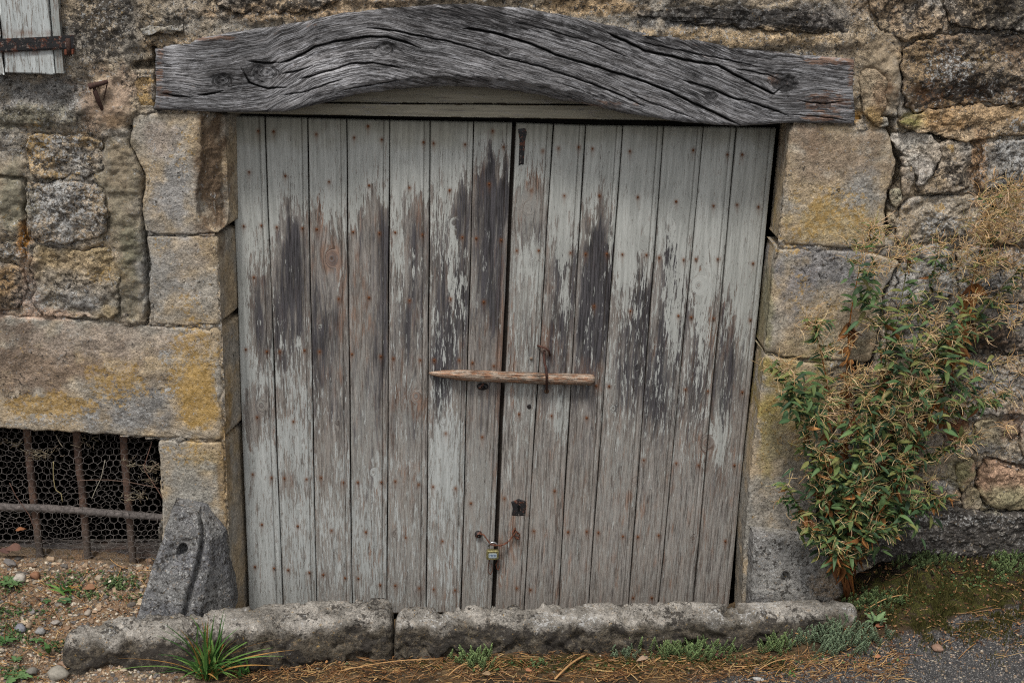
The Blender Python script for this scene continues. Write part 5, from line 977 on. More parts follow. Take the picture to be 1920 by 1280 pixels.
# ------------------------------------------------------------------ guard stones at the foot of the jambs
def slab(name, quad, nu, nv, Yfun, back, st, seed, label, cat, rough=.004, zbot=None, hole=None, rnd_=.012):
    """four photo corners (tl, tr, br, bl) each with its own depth; groove etc. through Yfun(u, v)"""
    C = np.array([W_(*q) for q in quad]); u = np.linspace(0, 1, nu); v = np.linspace(0, 1, nv); Uu, Vv = np.meshgrid(u, v, indexing='ij')
    P = ((1-Uu)*(1-Vv))[..., None]*C[0]+(Uu*(1-Vv))[..., None]*C[1]+(Uu*Vv)[..., None]*C[2]+((1-Uu)*Vv)[..., None]*C[3]
    wd = np.linalg.norm(C[1]-C[0]); ht = np.linalg.norm(C[3]-C[0])
    e = np.minimum(np.minimum(Uu, 1-Uu)*wd, Vv*ht); q = np.clip(1-e/rnd_, 0, 1)
    x, z = P[..., 0], P[..., 2]
    Pf = P.reshape(-1, 3); nz = (fb3(Pf, 16, 5, seed)*rough*1.6).reshape(x.shape)
    P[..., 1] += rnd_*(1-np.sqrt(np.clip(1-q*q, 0, 1)))+nz+Yfun(Uu, Vv, x, z)
    ed = (q > 0)*1.0; P[..., 0] += fb(x, z, 22, 4, seed+3)*.006*ed; P[..., 2] += fb(x, z, 22, 4, seed+7)*.006*ed
    if hole: P[..., 0] -= .045*sst(.24, 0, Vv)*Uu**2
    def smooth_row(rw):
        q_ = rw.copy()
        for _ in range(30): q_[:, 1:-1] = (q_[:, :-2]+q_[:, 1:-1]+q_[:, 2:])/3
        return q_
    s0, s1 = smooth_row(P[:1]), smooth_row(P[-1:]); ks_ = np.linspace(0, 1, 16)[1:]
    def side(rw, sm_, k): b_ = min(1, k*back/.03); q_ = rw*(1-b_)+sm_*b_+[0, back*k, 0]; q_[..., 0] += fb(q_[..., 2], q_[..., 1], 24, 3, seed)*.004; return q_
    A = np.concatenate([side(P[:1], s0, k) for k in ks_[::-1]]+[P]+[side(P[-1:], s1, k) for k in ks_])
    A = np.concatenate([A[:, :1]+[0, back*k, 0] for k in (1, .6, .35, .18, .08)]+[A], 1)
    V = A.reshape(-1, 3); px, py = PX(V); col, msk = style(px, py, V[:, 0]+V[:, 1], V[:, 2], seed=seed, **st)
    o = mesh(name, V, grid_faces(*A.shape[:2]), STONE, None, None, {'Col': rgba(col), 'Msk': msk}); return tag(o, label, cat)
def gyL(u, v, x, z):
    c1 = .70-.27*v+.008*np.sin(v*17); c2 = .84-.24*v+.006*np.sin(v*13+1)
    g_ = .030*np.exp(-((u-c1-.04)/.035)**2)+.26*np.maximum(0, u-c2-.04)+.014*np.maximum(0, u-c1)/.2+.03*sst(.0, -.0+.001, 0*u)+.05*sst(.06, .0, v)*sst(.6, .9, u)
    hole = np.hypot((u-.36)/.085, (v-.33)/.065); return g_+.05*sst(1.1, .6, hole)+.012*sst(3, 1, hole)
guardL = slab('guard_stone', [(322, 958, -.10), (412, 966, -.08), (430, 1190, -.17), (244, 1190, -.21)], 90, 120, gyL, .26, dict(base=(lin(92, 92, 94), lin(110, 109, 107)), w=.34, k=.36, y=.02, paint=False, dark=1.05, smooth=.25), 61., 'grooved grey guard stone leaning against the left door jamb', 'stone', .0045, rnd_=.010, hole=True)
def gyR(u, v, x, z):
    hole = np.hypot((u-.36)/.045, (v-.44)/.065); return .03*sst(1.2, .7, hole)-.01*np.sin(u*3)
guardR = slab('guard_stone', [(1414, 1002, -.065), (1574, 1018, -.065), (1588, 1165, -.085), (1408, 1175, -.085)], 90, 80, gyR, .085, dict(base=(lin(108, 106, 104), lin(126, 122, 116)), w=.36, k=.3, smooth=.35), 71., 'squat dark guard stone with a small hole at the foot of the right door jamb', 'stone', .004, rnd_=.012)

# ------------------------------------------------------------------ kerb stones in front of the doors
def kerb(name, sec, seed, label, endr=.03):
    """sec: photo x, y of back top, y of front top, y of front foot"""
    sec = np.array(sec, float); n = 230; t = np.linspace(0, 1, n); xs = sec[0, 0]+(sec[-1, 0]-sec[0, 0])*t
    yb, yf, yg, zt = [np.interp(xs, sec[:, 0], sec[:, i]) for i in (1, 2, 3, 4)]; yb = yb-10; yf = yf-4; zt = zt+.004
    B0 = G(xs, yb, zt); F0 = G(xs+(xs-960)*.0, yf, zt-.012); Yf = F0[:, 1]-.012; Zb = U(xs, yg, Yf)[:, 2]-.03
    m_ = 84; prof = []
    for k in range(n):
        q = np.array([(B0[k, 1]+.0, Zb[k]-.02), (B0[k, 1]+.005, zt[k]-.01), (B0[k, 1]-.012, zt[k]), ((B0[k, 1]+F0[k, 1])/2, zt[k]+.003), (F0[k, 1]+.012, zt[k]-.004), (F0[k, 1]-.004, zt[k]-.016), (Yf[k]-.004, (zt[k]+Zb[k])/2), (Yf[k]+.004, Zb[k]-.02)])
        q1 = resample(chaikin(q, 1, .2), .001); prof.append(q1[(np.arange(m_)*len(q1)/m_).astype(int)])
    prof = np.array(prof); c = prof.mean(1, keepdims=True)
    sc = np.sqrt(np.clip(1-np.clip(1-np.minimum(t, 1-t)*(xs[-1]-xs[0])*.0017/endr, 0, 1)**2, 0, 1)); sc[0] = sc[-1] = 0.02
    sc = .35*(sc > .03)+.65*sc if endr < .02 else .25*(sc > .03)+.75*sc
    prof = c+(prof-c)*sc[:, None, None]
    X = (B0[:, 0]*.5+F0[:, 0]*.5)[:, None]+0*prof[..., 0]
    V = np.stack([X, prof[..., 0], prof[..., 1]], -1).reshape(-1, 3)
    ctr = np.repeat(np.concatenate([X[:, :1, None][:, 0], c[:, 0]], 1), m_, 0); Nd = V-ctr; Nd /= np.linalg.norm(Nd, axis=1)[:, None]+1e-9
    d = fb3(V, 4, 2, seed)*.012+fb3(V, 22, 4, seed+3)*.009-.016*sst(.10, .20, fb3(V, 9, 3, seed+6))-.012*sst(.12, .18, fb3(V, 17, 2, seed+16))+np.abs(fb3(V, 50, 3, seed+8))*-.009+.004
    V = V+Nd*d[:, None]
    px, py = PX(V); top = Nd[:, 2]
    col, msk = style(px, py, V[:, 0]+.7*V[:, 1], V[:, 2]+.5*V[:, 1], base=(lin(132, 127, 120), lin(98, 94, 88)), w=.36, k=.36, y=.06, seed=seed, paint=False, dark=1.1)
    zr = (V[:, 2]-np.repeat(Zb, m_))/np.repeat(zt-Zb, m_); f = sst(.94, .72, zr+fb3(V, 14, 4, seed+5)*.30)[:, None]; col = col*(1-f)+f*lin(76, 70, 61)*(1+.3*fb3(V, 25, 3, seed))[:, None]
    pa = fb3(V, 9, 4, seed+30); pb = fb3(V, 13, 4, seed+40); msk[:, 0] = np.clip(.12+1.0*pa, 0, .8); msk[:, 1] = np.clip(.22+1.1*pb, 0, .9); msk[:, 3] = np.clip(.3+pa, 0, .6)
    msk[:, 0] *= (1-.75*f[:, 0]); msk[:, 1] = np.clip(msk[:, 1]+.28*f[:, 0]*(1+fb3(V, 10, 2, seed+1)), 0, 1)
    k = np.arange(m_); V = np.concatenate([V, V[:m_].mean(0, keepdims=True), V[-m_:].mean(0, keepdims=True)]); col = np.concatenate([col, col[-2:]]); msk = np.concatenate([msk, msk[-2:]])
    T = np.concatenate([np.stack([np.full(m_, n*m_), (k+1) % m_, k], 1), np.stack([np.full(m_, n*m_+1), (n-1)*m_+k, (n-1)*m_+(k+1) % m_], 1)])
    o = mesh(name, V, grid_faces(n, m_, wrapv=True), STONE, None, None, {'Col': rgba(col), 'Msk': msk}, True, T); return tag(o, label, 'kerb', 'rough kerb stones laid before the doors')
kerb('kerb_stone', [(116, 1190, 1212, 1300, .165), (170, 1172, 1204, 1298, .175), (255, 1160, 1196, 1290, .18), (400, 1150, 1188, 1272, .185), (560, 1138, 1178, 1256, .185), (741, 1126, 1166, 1244, .180)], 5., 'lichen-spotted kerb stone left of the gap, a grass tuft growing before it')
kerb('kerb_stone', [(738, 1150, 1176, 1254, .165), (765, 1143, 1170, 1252, .165), (1000, 1140, 1170, 1246, .16), (1300, 1136, 1164, 1234, .16), (1500, 1133, 1156, 1210, .165), (1612, 1140, 1158, 1200, .165)], 15., 'long lichen-spotted kerb stone right of the gap, green stonecrop along its foot')

# ------------------------------------------------------------------ ground
GP = [W_(-300, 1052, 0), W_(0, 1056, 0), W_(150, 1062, 0), W_(290, 1066, 0), (-.97, 0, .06), (-.85, 0, -.04), (-.5, 0, -.06), (0, 0, -.06), (.8, 0, -.06), W_(1580, 1085, 0), W_(1700, 1028, 0), W_(1920, 1034, 0), W_(2100, 1040, 0),
      (-1.9, -.3, .15), (-1.5, -.3, .12), (-1.30, -.36, .045), (-1.0, -.36, .035), (-.5, -.36, .06), (0, -.33, .065), (.5, -.33, .075), (1.0, -.34, .10), (1.35, -.3, .155), (1.7, -.3, .19), (2.2, -.3, .2),
      (-1.6, -.8, .10), (-.8, -.8, .04), (0, -.8, .03), (.8, -.8, .04), (1.6, -.8, .08), (-2.4, 0, .28), (3, 0, .3), (-2.6, -.8, .12), (3, -.8, .12), (-.6, -.15, .02), (0, -.15, .02), (.6, -.15, .02), (-.2, .1, -.06), (.6, .1, -.06), (-.7, .1, -.06),
      (-3, -2.5, .02), (0, -2.5, .0), (3, -2.5, .02), (-4.5, 0, .3), (4.5, 0, .3), (0, -5, 0), (-5, -5, 0), (5, -5, 0)]
GP = np.array(GP, float)
def rbf_fit():
    n = len(GP); D = np.hypot(GP[:, None, 0]-GP[None, :, 0], GP[:, None, 1]-GP[None, :, 1]); A = np.zeros((n+3, n+3)); A[:n, :n] = D; A[:n, n] = 1; A[:n, n+1:n+3] = GP[:, :2]; A[n:, :n] = A[:n, n:].T
    return np.linalg.solve(A+1e-9*np.eye(n+3), np.r_[GP[:, 2], 0, 0, 0])
RW = rbf_fit()
def gz0(x, y):
    x = np.asarray(x, float); y = np.asarray(y, float); z = RW[-3]+RW[-2]*x+RW[-1]*y
    for i in range(len(GP)): z = z+RW[i]*np.hypot(x-GP[i, 0], y-GP[i, 1])
    z = np.where(y < -3, z*np.exp((y+3)/1.5), z)
    return np.where(abs(x) > 3.6, z*np.exp(-(abs(x)-3.6)/1.5), z)
def asphalt_mask(x, y):
    px, py = PX(np.stack([x, y, gz0(x, y)], 1)); px = np.where(y < CAM[1]+.5, 0, px); py = np.where(y < CAM[1]+.5, 2000, py)
    line = interp(px, [(-500, 1500), (900, 1420), (1150, 1340), (1300, 1276), (1500, 1240), (1700, 1190), (1920, 1128), (2400, 1060)])
    return sst(-14, 14, py-line+fb(x, y, 18, 4, 3.)*26), px, py
def gz(x, y):
    z = gz0(x, y); return z+fb(x, y, 6, 3, 3.)*.008+fb(x, y, 30, 4, 5.)*.005
def ground_material():
    m = M('soil_and_grit'); p = m.pos(); c = m.attr('Col').outputs['Color']; k = m.sep(m.attr('Msk').outputs['Color'])
    n1 = m.noise(p, 55, 5, .7); n2_ = m.noise(p, 260, 4, .65); v = m.N('TexVoronoi', {'Vector': p, 'Scale': 210.0}); vd = v.outputs['Distance']; vc = v.outputs['Color']
    v2 = m.N('TexVoronoi', {'Vector': p, 'Scale': 95.0})
    col = m.mix(1.0, c, m.gray(m.ma('MULTIPLY', m.ramp(n1, .25, .75, .5, 1.5, False), m.ramp(n2_, .25, .75, .6, 1.4, False))), 'MULTIPLY')
    sv = m.sep(vc); grit = m.ma('MULTIPLY', m.ma('GREATER_THAN', sv[0], .55), m.ramp(vd, .42, .3))
    col = m.mix(m.ma('MULTIPLY', grit, m.ma('MULTIPLY', k[0], .9)), col, m.mix(sv[1], lin(92, 80, 70), lin(176, 156, 134)))
    agg = m.ma('MULTIPLY', k[1], m.ramp(vd, .5, .25)); acol = m.mix(sv[2], lin(44, 44, 46), lin(156, 152, 148))
    col = m.mix(agg, col, acol)
    s2 = m.sep(v2.outputs['Color']); big = m.ma('MULTIPLY', m.ma('MULTIPLY', k[1], m.ma('GREATER_THAN', s2[0], .8)), m.ramp(v2.outputs['Distance'], .4, .3)); col = m.mix(big, col, m.mix(s2[1], lin(90, 80, 76), lin(166, 150, 136)))
    ms = m.thresh(m.noise(p, 34, 6, .75), k[2], .28, .74, .06); col = m.mix(ms, col, m.mix(m.ramp(n2_, .35, .65), lin(30, 30, 14), lin(76, 74, 36)))
    h = m.ma('ADD', m.ma('MULTIPLY', m.ramp(vd, .5, .0), .5), m.ma('ADD', m.ma('MULTIPLY', n1, 1.0), m.ma('MULTIPLY', n2_, .5)))
    return m.fin(col, .95, m.bump(h, .9, .006), spec=.12)
GROUND = ground_material()
def ground():
    xs = np.unique(np.round(np.r_[np.linspace(-40, -4, 20), np.arange(-4, -1.95, .06), np.arange(-1.95, 2.15, .0075), np.arange(2.15, 4, .06), np.linspace(4, 40, 20)], 4))
    ys = np.unique(np.round(np.r_[np.linspace(-40, -4, 20), np.arange(-4, -.75, .06), np.arange(-.75, .09, .0075), [.09, .14]], 4))
    X, Y = np.meshgrid(xs, ys, indexing='ij'); x, y = X.ravel(), Y.ravel(); z = gz(x, y)
    z = np.where((abs(x) > 3.7), 0*z+np.clip(z, -.2, .35), z)
    z = np.where((y > .05) & (x < -.9) , z-.02, z)
    am, px, py = asphalt_mask(x, y)
    n = len(x); soil = lin(104, 90, 74); straw = lin(96, 78, 56); dark = lin(54, 46, 36)
    t = sst(-.4, .4, fb(x, y, 9, 4, 8.))[:, None]; left = sst(470, 330, px+fb(x, y, 9, 3, 1.)*60)[:, None]
    col = left*(soil*(1-t)+lin(122, 98, 76)*t)+(1-left)*(dark*(1-t)+straw*t)
    rgt = sst(1480, 1620, px)[:, None]*sst(1330, 1100, py)[:, None]; col = col*(1-rgt)+rgt*lin(44, 36, 27); dkp = sst(1.5, .4, np.hypot((px-1690)/110, (py-1050)/40)+fb(x, y, 12, 3, 4.)*.5)[:, None]; col = col*(1-.7*dkp)  # dark soil at right; contact shade under the shrub also put in its colour
    col = col*(1-am[:, None])+am[:, None]*lin(60, 59, 59)
    grit = .25+.65*left[:, 0]; moss = .15+.25*fb(x, y, 7, 3, 4.)
    moss = np.maximum(moss, .62*sst(1.5, .3, np.hypot((px-1780)/190, (py-1120)/62)+fb(x, y, 12, 4, 6.)*1.3)); moss = np.maximum(moss, .5*sst(1.4, .5, np.hypot((px-1100)/420, (py-1244)/18)+fb(x, y, 9, 3, 7.)*.8)); moss = np.maximum(moss, .3*left[:, 0]*sst(0, .5, fb(x, y, 5, 3, 9.)))
    moss = moss*(1-am); 
    msk = np.stack([np.clip(grit*(1-am), 0, 1), am, np.clip(moss, 0, 1), 0*am], 1)
    z = z+.004*am*0+.05*np.clip(moss-.3, 0, .4)*(fb(x, y, 22, 4, 2.)+.3)
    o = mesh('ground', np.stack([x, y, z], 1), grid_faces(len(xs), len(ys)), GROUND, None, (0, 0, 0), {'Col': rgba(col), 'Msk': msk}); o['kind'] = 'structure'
ground()
def onground(px, py):                     # where a photo direction meets the ground
    z = .08; d = AF*FPX + AR*(float(px)-960) - AU*(float(py)-640)
    for _ in range(9):
        t = (z-CAM[2])/d[2]; x = CAM[0]+d[0]*t; y = CAM[1]+d[1]*t
        z = .45*z+.55*float(RW[-3]+RW[-2]*x+RW[-1]*y+(RW[:-3]*np.sqrt((x-GP[:, 0])**2+(y-GP[:, 1])**2)).sum())
    return np.array([x, y, z+.003])

# ---- pebbles
_ic = None
def ico():
    t = (1+5**.5)/2; V = np.array([(-1, t, 0), (1, t, 0), (-1, -t, 0), (1, -t, 0), (0, -1, t), (0, 1, t), (0, -1, -t), (0, 1, -t), (t, 0, -1), (t, 0, 1), (-t, 0, -1), (-t, 0, 1)], float); V /= np.linalg.norm(V[0])
    F = [(0, 11, 5), (0, 5, 1), (0, 1, 7), (0, 7, 10), (0, 10, 11), (1, 5, 9), (5, 11, 4), (11, 10, 2), (10, 7, 6), (7, 1, 8), (3, 9, 4), (3, 4, 2), (3, 2, 6), (3, 6, 8), (3, 8, 9), (4, 9, 5), (2, 4, 11), (6, 2, 10), (8, 6, 7), (9, 8, 1)]
    return V, np.array(F)
IV, IF = ico()
def subdiv(V, F):
    V = list(map(tuple, V)); cache = {}; out = []
    def mid(a, b):
        k = (min(a, b), max(a, b))
        if k not in cache:
            m_ = (np.array(V[a])+np.array(V[b]))/2; m_ /= np.linalg.norm(m_); V.append(tuple(m_)); cache[k] = len(V)-1
        return cache[k]
    for a, b, c in F: ab, bc, ca = mid(a, b), mid(b, c), mid(c, a); out += [(a, ab, ca), (b, bc, ab), (c, ca, bc), (ab, bc, ca)]
    return np.array(V), np.array(out)
IV2, IF2 = subdiv(IV, IF)
PC = [(150, 136, 118), (170, 152, 128), (118, 110, 100), (148, 124, 102), (98, 92, 86), (184, 172, 154), (130, 106, 86), (158, 136, 112), (112, 107, 104)]
def pebble(b, P, r, col, hi=False):
    P = np.asarray(P, float)-np.array([0, 0, r*.12])
    V, F = (IV2, IF2) if hi else (IV, IF)
    a = rnd.uniform(0, 6.28); s_ = np.array([rnd.uniform(.8, 1.5), rnd.uniform(.6, 1.1), rnd.uniform(.4, .75)])*r
    nn_ = 1+.75*n3(V*1.1+rnd.uniform(0, 60)); W = V*nn_[:, None]*s_; R = np.array([[math.cos(a), -math.sin(a), 0], [math.sin(a), math.cos(a), 0], [0, 0, 1]]); W = W@R.T
    tl = rnd.uniform(-.4, .4); W = np.stack([W[:, 0], W[:, 1]*math.cos(tl)-W[:, 2]*math.sin(tl), W[:, 1]*math.sin(tl)+W[:, 2]*math.cos(tl)], 1)
    b.add(W+P, None, F, col)
def pebbles():
    b = Bag(); R = np.random.RandomState(3); n = 15000
    X = R.uniform(-1.95, -.95, n); Y = R.uniform(-.7, .03, n)
    Z = gz(X, Y); px, py = PX(np.stack([X, Y, Z], 1))
    for i in range(n):
        lim = 450 if py[i] > 1150 else 300
        if px[i] > lim+R.normal()*20: continue
        r = .0024+.0045*R.rand()**2+(.007*R.rand() if R.rand() < .05 else 0)
        pebble(b, (X[i], Y[i], Z[i]+r*.25), r, lin(*PC[R.randint(len(PC))])*R.uniform(.6, 1.15), r > .007)
    n = 9000; X = R.uniform(-1.0, 2.1, n); Y = R.uniform(-.75, -.2, n); Z = gz(X, Y); am, px, py = asphalt_mask(X, Y)
    for i in range(n):
        if am[i] < .5 and R.rand() > .16: continue
        r = .0016+.003*R.rand()**2+(.004*R.rand() if R.rand() < .04 else 0)
        pebble(b, (X[i], Y[i], Z[i]+r*.2), r, lin(*PC[R.randint(len(PC))])*R.uniform(.35, .95), False)
    # rubble along the foot of the cellar window
    for px_, py_, r in [(95, 1052, .016), (20, 1058, .02), (190, 1068, .010), (280, 1056, .014), (232, 1066, .012), (60, 1062, .012), (262, 1068, .010), (120, 1062, .008), (300, 1048, .012), (-20, 1060, .02), (160, 1062, .010)]:
        P = onground(px_, py_); pebble(b, P+[0, .0, r*.4], r, lin(*PC[R.randint(len(PC))])*.85, True)
    o = b.build('gravel', PEBBLE, smooth=False); tag(o, 'loose mixed gravel scattered over the bare soil', 'gravel', kind='stuff')
pebbles()
def creeping():
    b = Bag(); R = random.Random(31)
    for cx, cy, rx, ry, n_ in [(15, 1100, 30, 14, 60), (120, 1095, 30, 10, 40), (225, 1090, 30, 10, 60), (150, 1080, 60, 8, 30), (30, 1190, 40, 20, 90), (60, 1150, 60, 10, 40), (100, 1215, 40, 12, 40), (30, 1265, 30, 12, 50), (250, 1120, 30, 10, 24), (10, 1150, 20, 20, 30), (1830, 1090, 80, 20, 60), (1700, 1120, 60, 20, 40), (1450, 1240, 160, 10, 60), (1050, 1250, 200, 10, 50)]:
        for _ in range(n_*2):
            P = onground(cx+R.gauss(0, rx*.6), cy+R.gauss(0, ry*.6)); a = R.uniform(0, 6.28); L = R.uniform(.004, .013); V, F = leaf_arrays(1, R.uniform(.25, .45), .3, .3, 4); g_ = R.choice([(74, 98, 56), (60, 84, 48), (88, 110, 62), (66, 80, 50)])
            b.add(orient(V, np.array([math.cos(a), math.sin(a), R.uniform(.1, 1.0)]), np.array([0, -.2, 1.]), L)+P+[0, 0, R.uniform(.001, .007)], F, None, lin(*g_)*R.uniform(.5, .95))
    tag(b.build('ground_cover', LEAFM), 'tiny leaved green ground cover creeping over the soil and gravel', 'ground cover', kind='stuff')
def litter():
    b = Bag(); R = random.Random(33)
    for k in range(2000):
        px_, py_ = (R.uniform(1560, 1925), R.uniform(1030, 1215)) if k < 1000 else ((R.uniform(430, 1650), R.gauss(1252, 16)) if k < 1500 else (R.uniform(-10, 330), R.uniform(1064, 1275)))
        if 430 < px_ < 1560 and py_ < 1224: continue
        if k >= 1500 and px_ > 120 and py_ > 1160: continue
        P = onground(px_, py_); a = R.uniform(0, 6.28); L = R.uniform(.003, .012); V, F = leaf_arrays(1, R.uniform(.2, .5), R.uniform(-.5, .8), R.uniform(-.5, .6), 4)
        b.add(orient(V, np.array([math.cos(a), math.sin(a), R.uniform(-.2, .5)]), np.array([R.uniform(-.5, .5), -.3, 1.]), L)+P+[0, 0, .004], F, None, lin(*R.choice([(120, 84, 56), (92, 62, 42), (150, 112, 80), (70, 52, 40), (136, 98, 62)]))*R.uniform(.5, 1.2))
    tag(b.build('leaf_litter', DRYM), 'crumbled brown leaf litter on the ground along the wall and kerb', 'leaf litter', kind='stuff')
def bigpeb():
    for px_, py_, rp, c_, lab in [(38, 1088, 12, (178, 166, 150), 'pale pebble beside the green weeds below the window'), (67, 1083, 11, (150, 98, 58), 'orange brown pebble on the gravel below the window'), (104, 1170, 8, (160, 148, 136), 'round beige pebble alone on the gravel'), (38, 1180, 10, (124, 124, 132), 'blue grey pebble lying beside a tan one'), (55, 1176, 9, (150, 124, 94), 'tan pebble touching a blue grey one'), (76, 1186, 9, (144, 142, 138), 'grey pebble right of the tan one'), (108, 1268, 16, (150, 142, 126), 'pale flat stone at the left end of the kerb'), (60, 1262, 13, (126, 120, 108), 'grey stone in the bottom left corner gravel'), (165, 1152, 8, (166, 150, 130), 'small pale pebble left of the kerb end'), (1228, 1121+0, 0, (0, 0, 0), ''), (1758, 1218, 10, (150, 112, 86), 'reddish tan pebble at the edge of the moss'), (1422+0, 1276, 7, (172, 168, 162), 'white pebble near the bottom edge of the asphalt'), (1212, 1236, 6, (150, 132, 112), 'small tan pebble in the straw by the stonecrop')]:
        if rp == 0: continue
        P = onground(px_, py_); b = Bag(); pebble(b, P+[0, 0, rp*.0017*.45], rp*.0017, lin(*c_)*.6+lin(*c_).mean()*.25, True); tag(b.build('pebble', PEBBLE), lab, 'pebble')
bigpeb()

# ---- straw, needles and litter
def ribbon(b, P, wdt, col, tilt=0):
    P = np.asarray(P, float); T = np.gradient(P, axis=0); T /= np.linalg.norm(T, axis=1)[:, None]+1e-9; S = np.cross(T, [0, math.sin(tilt), math.cos(tilt)]); S /= np.linalg.norm(S, axis=1)[:, None]+1e-9
    wd = np.broadcast_to(np.asarray(wdt, float), (len(P),)); V = np.stack([P-S*wd[:, None], P+S*wd[:, None]], 1).reshape(-1, 3)
    b.add(V, grid_faces(len(P), 2), None, col)
SCOL = [(158, 122, 78), (132, 96, 58), (176, 146, 100), (110, 74, 44), (92, 62, 40), (144, 112, 80)]
def straw():
    b = Bag(); R = random.Random(9)
    for k in range(3800):
        if k < 2800: px_ = R.uniform(430, 1700); py_ = R.gauss(1252, 20)+(8 if px_ < 700 else 0); 
        elif k < 3200: px_ = R.uniform(1550, 1920); py_ = R.uniform(1020, 1240)
        else: px_ = R.uniform(-20, 420); py_ = R.uniform(1065, 1285)
        if py_ < 1218 and 430 < px_ < 1560: continue
        if k >= 2800 and k < 3200 and R.random() < .45: continue
        if k >= 3200 and (px_ > 130 and py_ > 1160): continue
        P = onground(px_, py_); L = R.uniform(.008, .035) if R.random() < .9 else R.uniform(.05, .12); a = R.gauss(0, .7) if R.random() < .7 else R.uniform(0, 3.14); n = 5
        t = np.linspace(-.5, .5, n); bend = R.uniform(-.4, .4)
        x = P[0]+L*(t*math.cos(a)-bend*t*t*math.sin(a)); y = P[1]+L*(t*math.sin(a)+bend*t*t*math.cos(a))
        z = gz0(x, y)+R.uniform(.002, .014)+t*R.uniform(-.01, .01)
        c_ = lin(*R.choice(SCOL))*R.uniform(.6, 1.35)
        b.tube(np.stack([x, y, z], 1), R.uniform(.0006, .0013), 3, c_, cap=False)
    for px0, py0, px1, py1, r in [(1040, 1278, 1100, 1232, .0035), (1460, 1040+150, 1520, 1205, .002), (640, 1262, 830, 1240, .0018), (840, 1272, 880, 1250, .002), (200+1280, 1240, 1420, 1262, .0016), (1690, 1120, 1620, 1150, .0016)]:
        A_, B_ = onground(px0, py0), onground(px1, py1); t = np.linspace(0, 1, 9)[:, None]; P = A_*(1-t)+B_*t; P[:, 2] += .008+.012*np.sin(t[:, 0]*3.1); b.tube(P, r, 5, lin(168, 130, 88))
    o = b.build('straw_litter', DRYM); tag(o, 'dry straw stems and needles littering the ground', 'straw', kind='stuff')
straw()

# ---- leaves
def leaf_arrays(L, wd, curl=.2, fold=.25, n=7, twist=0.0):
    t = np.linspace(0, 1, n)**.95; w_ = wd*np.sin(np.pi*np.clip(t, .0, 1)**.8)**.85*(1-t*.15); w_[0] = wd*.08; w_[-1] = 0.0005
    x = L*t; z = -curl*L*t*t+.12*L*t; rows = []
    for s_ in (-1, 0, 1): rows.append(np.stack([x, s_*w_+twist*t*t*L, z+abs(s_)*w_*fold], 1))
    V = np.stack(rows, 1).reshape(-1, 3); return V, grid_faces(n, 3)
def orient(V, d, up, scale=1.0):
    d = np.asarray(d, float); d /= np.linalg.norm(d); s_ = np.cross(up, d); s_ /= np.linalg.norm(s_)+1e-9; u = np.cross(d, s_)
    return (V*scale)@np.stack([d, s_, u])
LEAFMESH = []
def leaf_protos():
    for k in range(10):
        b = Bag(); L = 1.0; V, F = leaf_arrays(1.0, rnd.uniform(.09, .2), rnd.uniform(.1, .9), rnd.uniform(.1, .8), 7, rnd.uniform(-.3, .3))
        g_ = [(52, 72, 46), (64, 86, 52), (42, 60, 40), (76, 96, 58), (56, 76, 50), (46, 64, 42), (68, 88, 54), (50, 70, 46), (88, 98, 58), (96, 92, 56)][k]
        c_ = np.tile(lin(*g_), (len(V), 1)); mid = np.zeros(len(V)); mid[1::3] = 1; c_ = c_*(1+.6*mid[:, None]); b.add(V, F, None, c_)
        me = b.build('leaf', LEAFM, None, (0, 0, 0)); LEAFMESH.append(me.data); bpy.data.objects.remove(me)
leaf_protos()
def place_leaf(parent, P, d, L, k):
    o = bpy.data.objects.new('leaf', LEAFMESH[k]); SC.collection.objects.link(o); o.parent = parent
    d = Vector(d).normalized(); up = Vector((rnd.uniform(-.3, .3), -.5, 1)).normalized(); s_ = up.cross(d).normalized(); u = d.cross(s_)
    m_ = Matrix((d, s_, u)).transposed().to_4x4(); o.matrix_local = Matrix.Translation(Vector(P)-Vector(WL[parent.name]))@m_@Matrix.Scale(L, 4); return o
creeping(); litter()
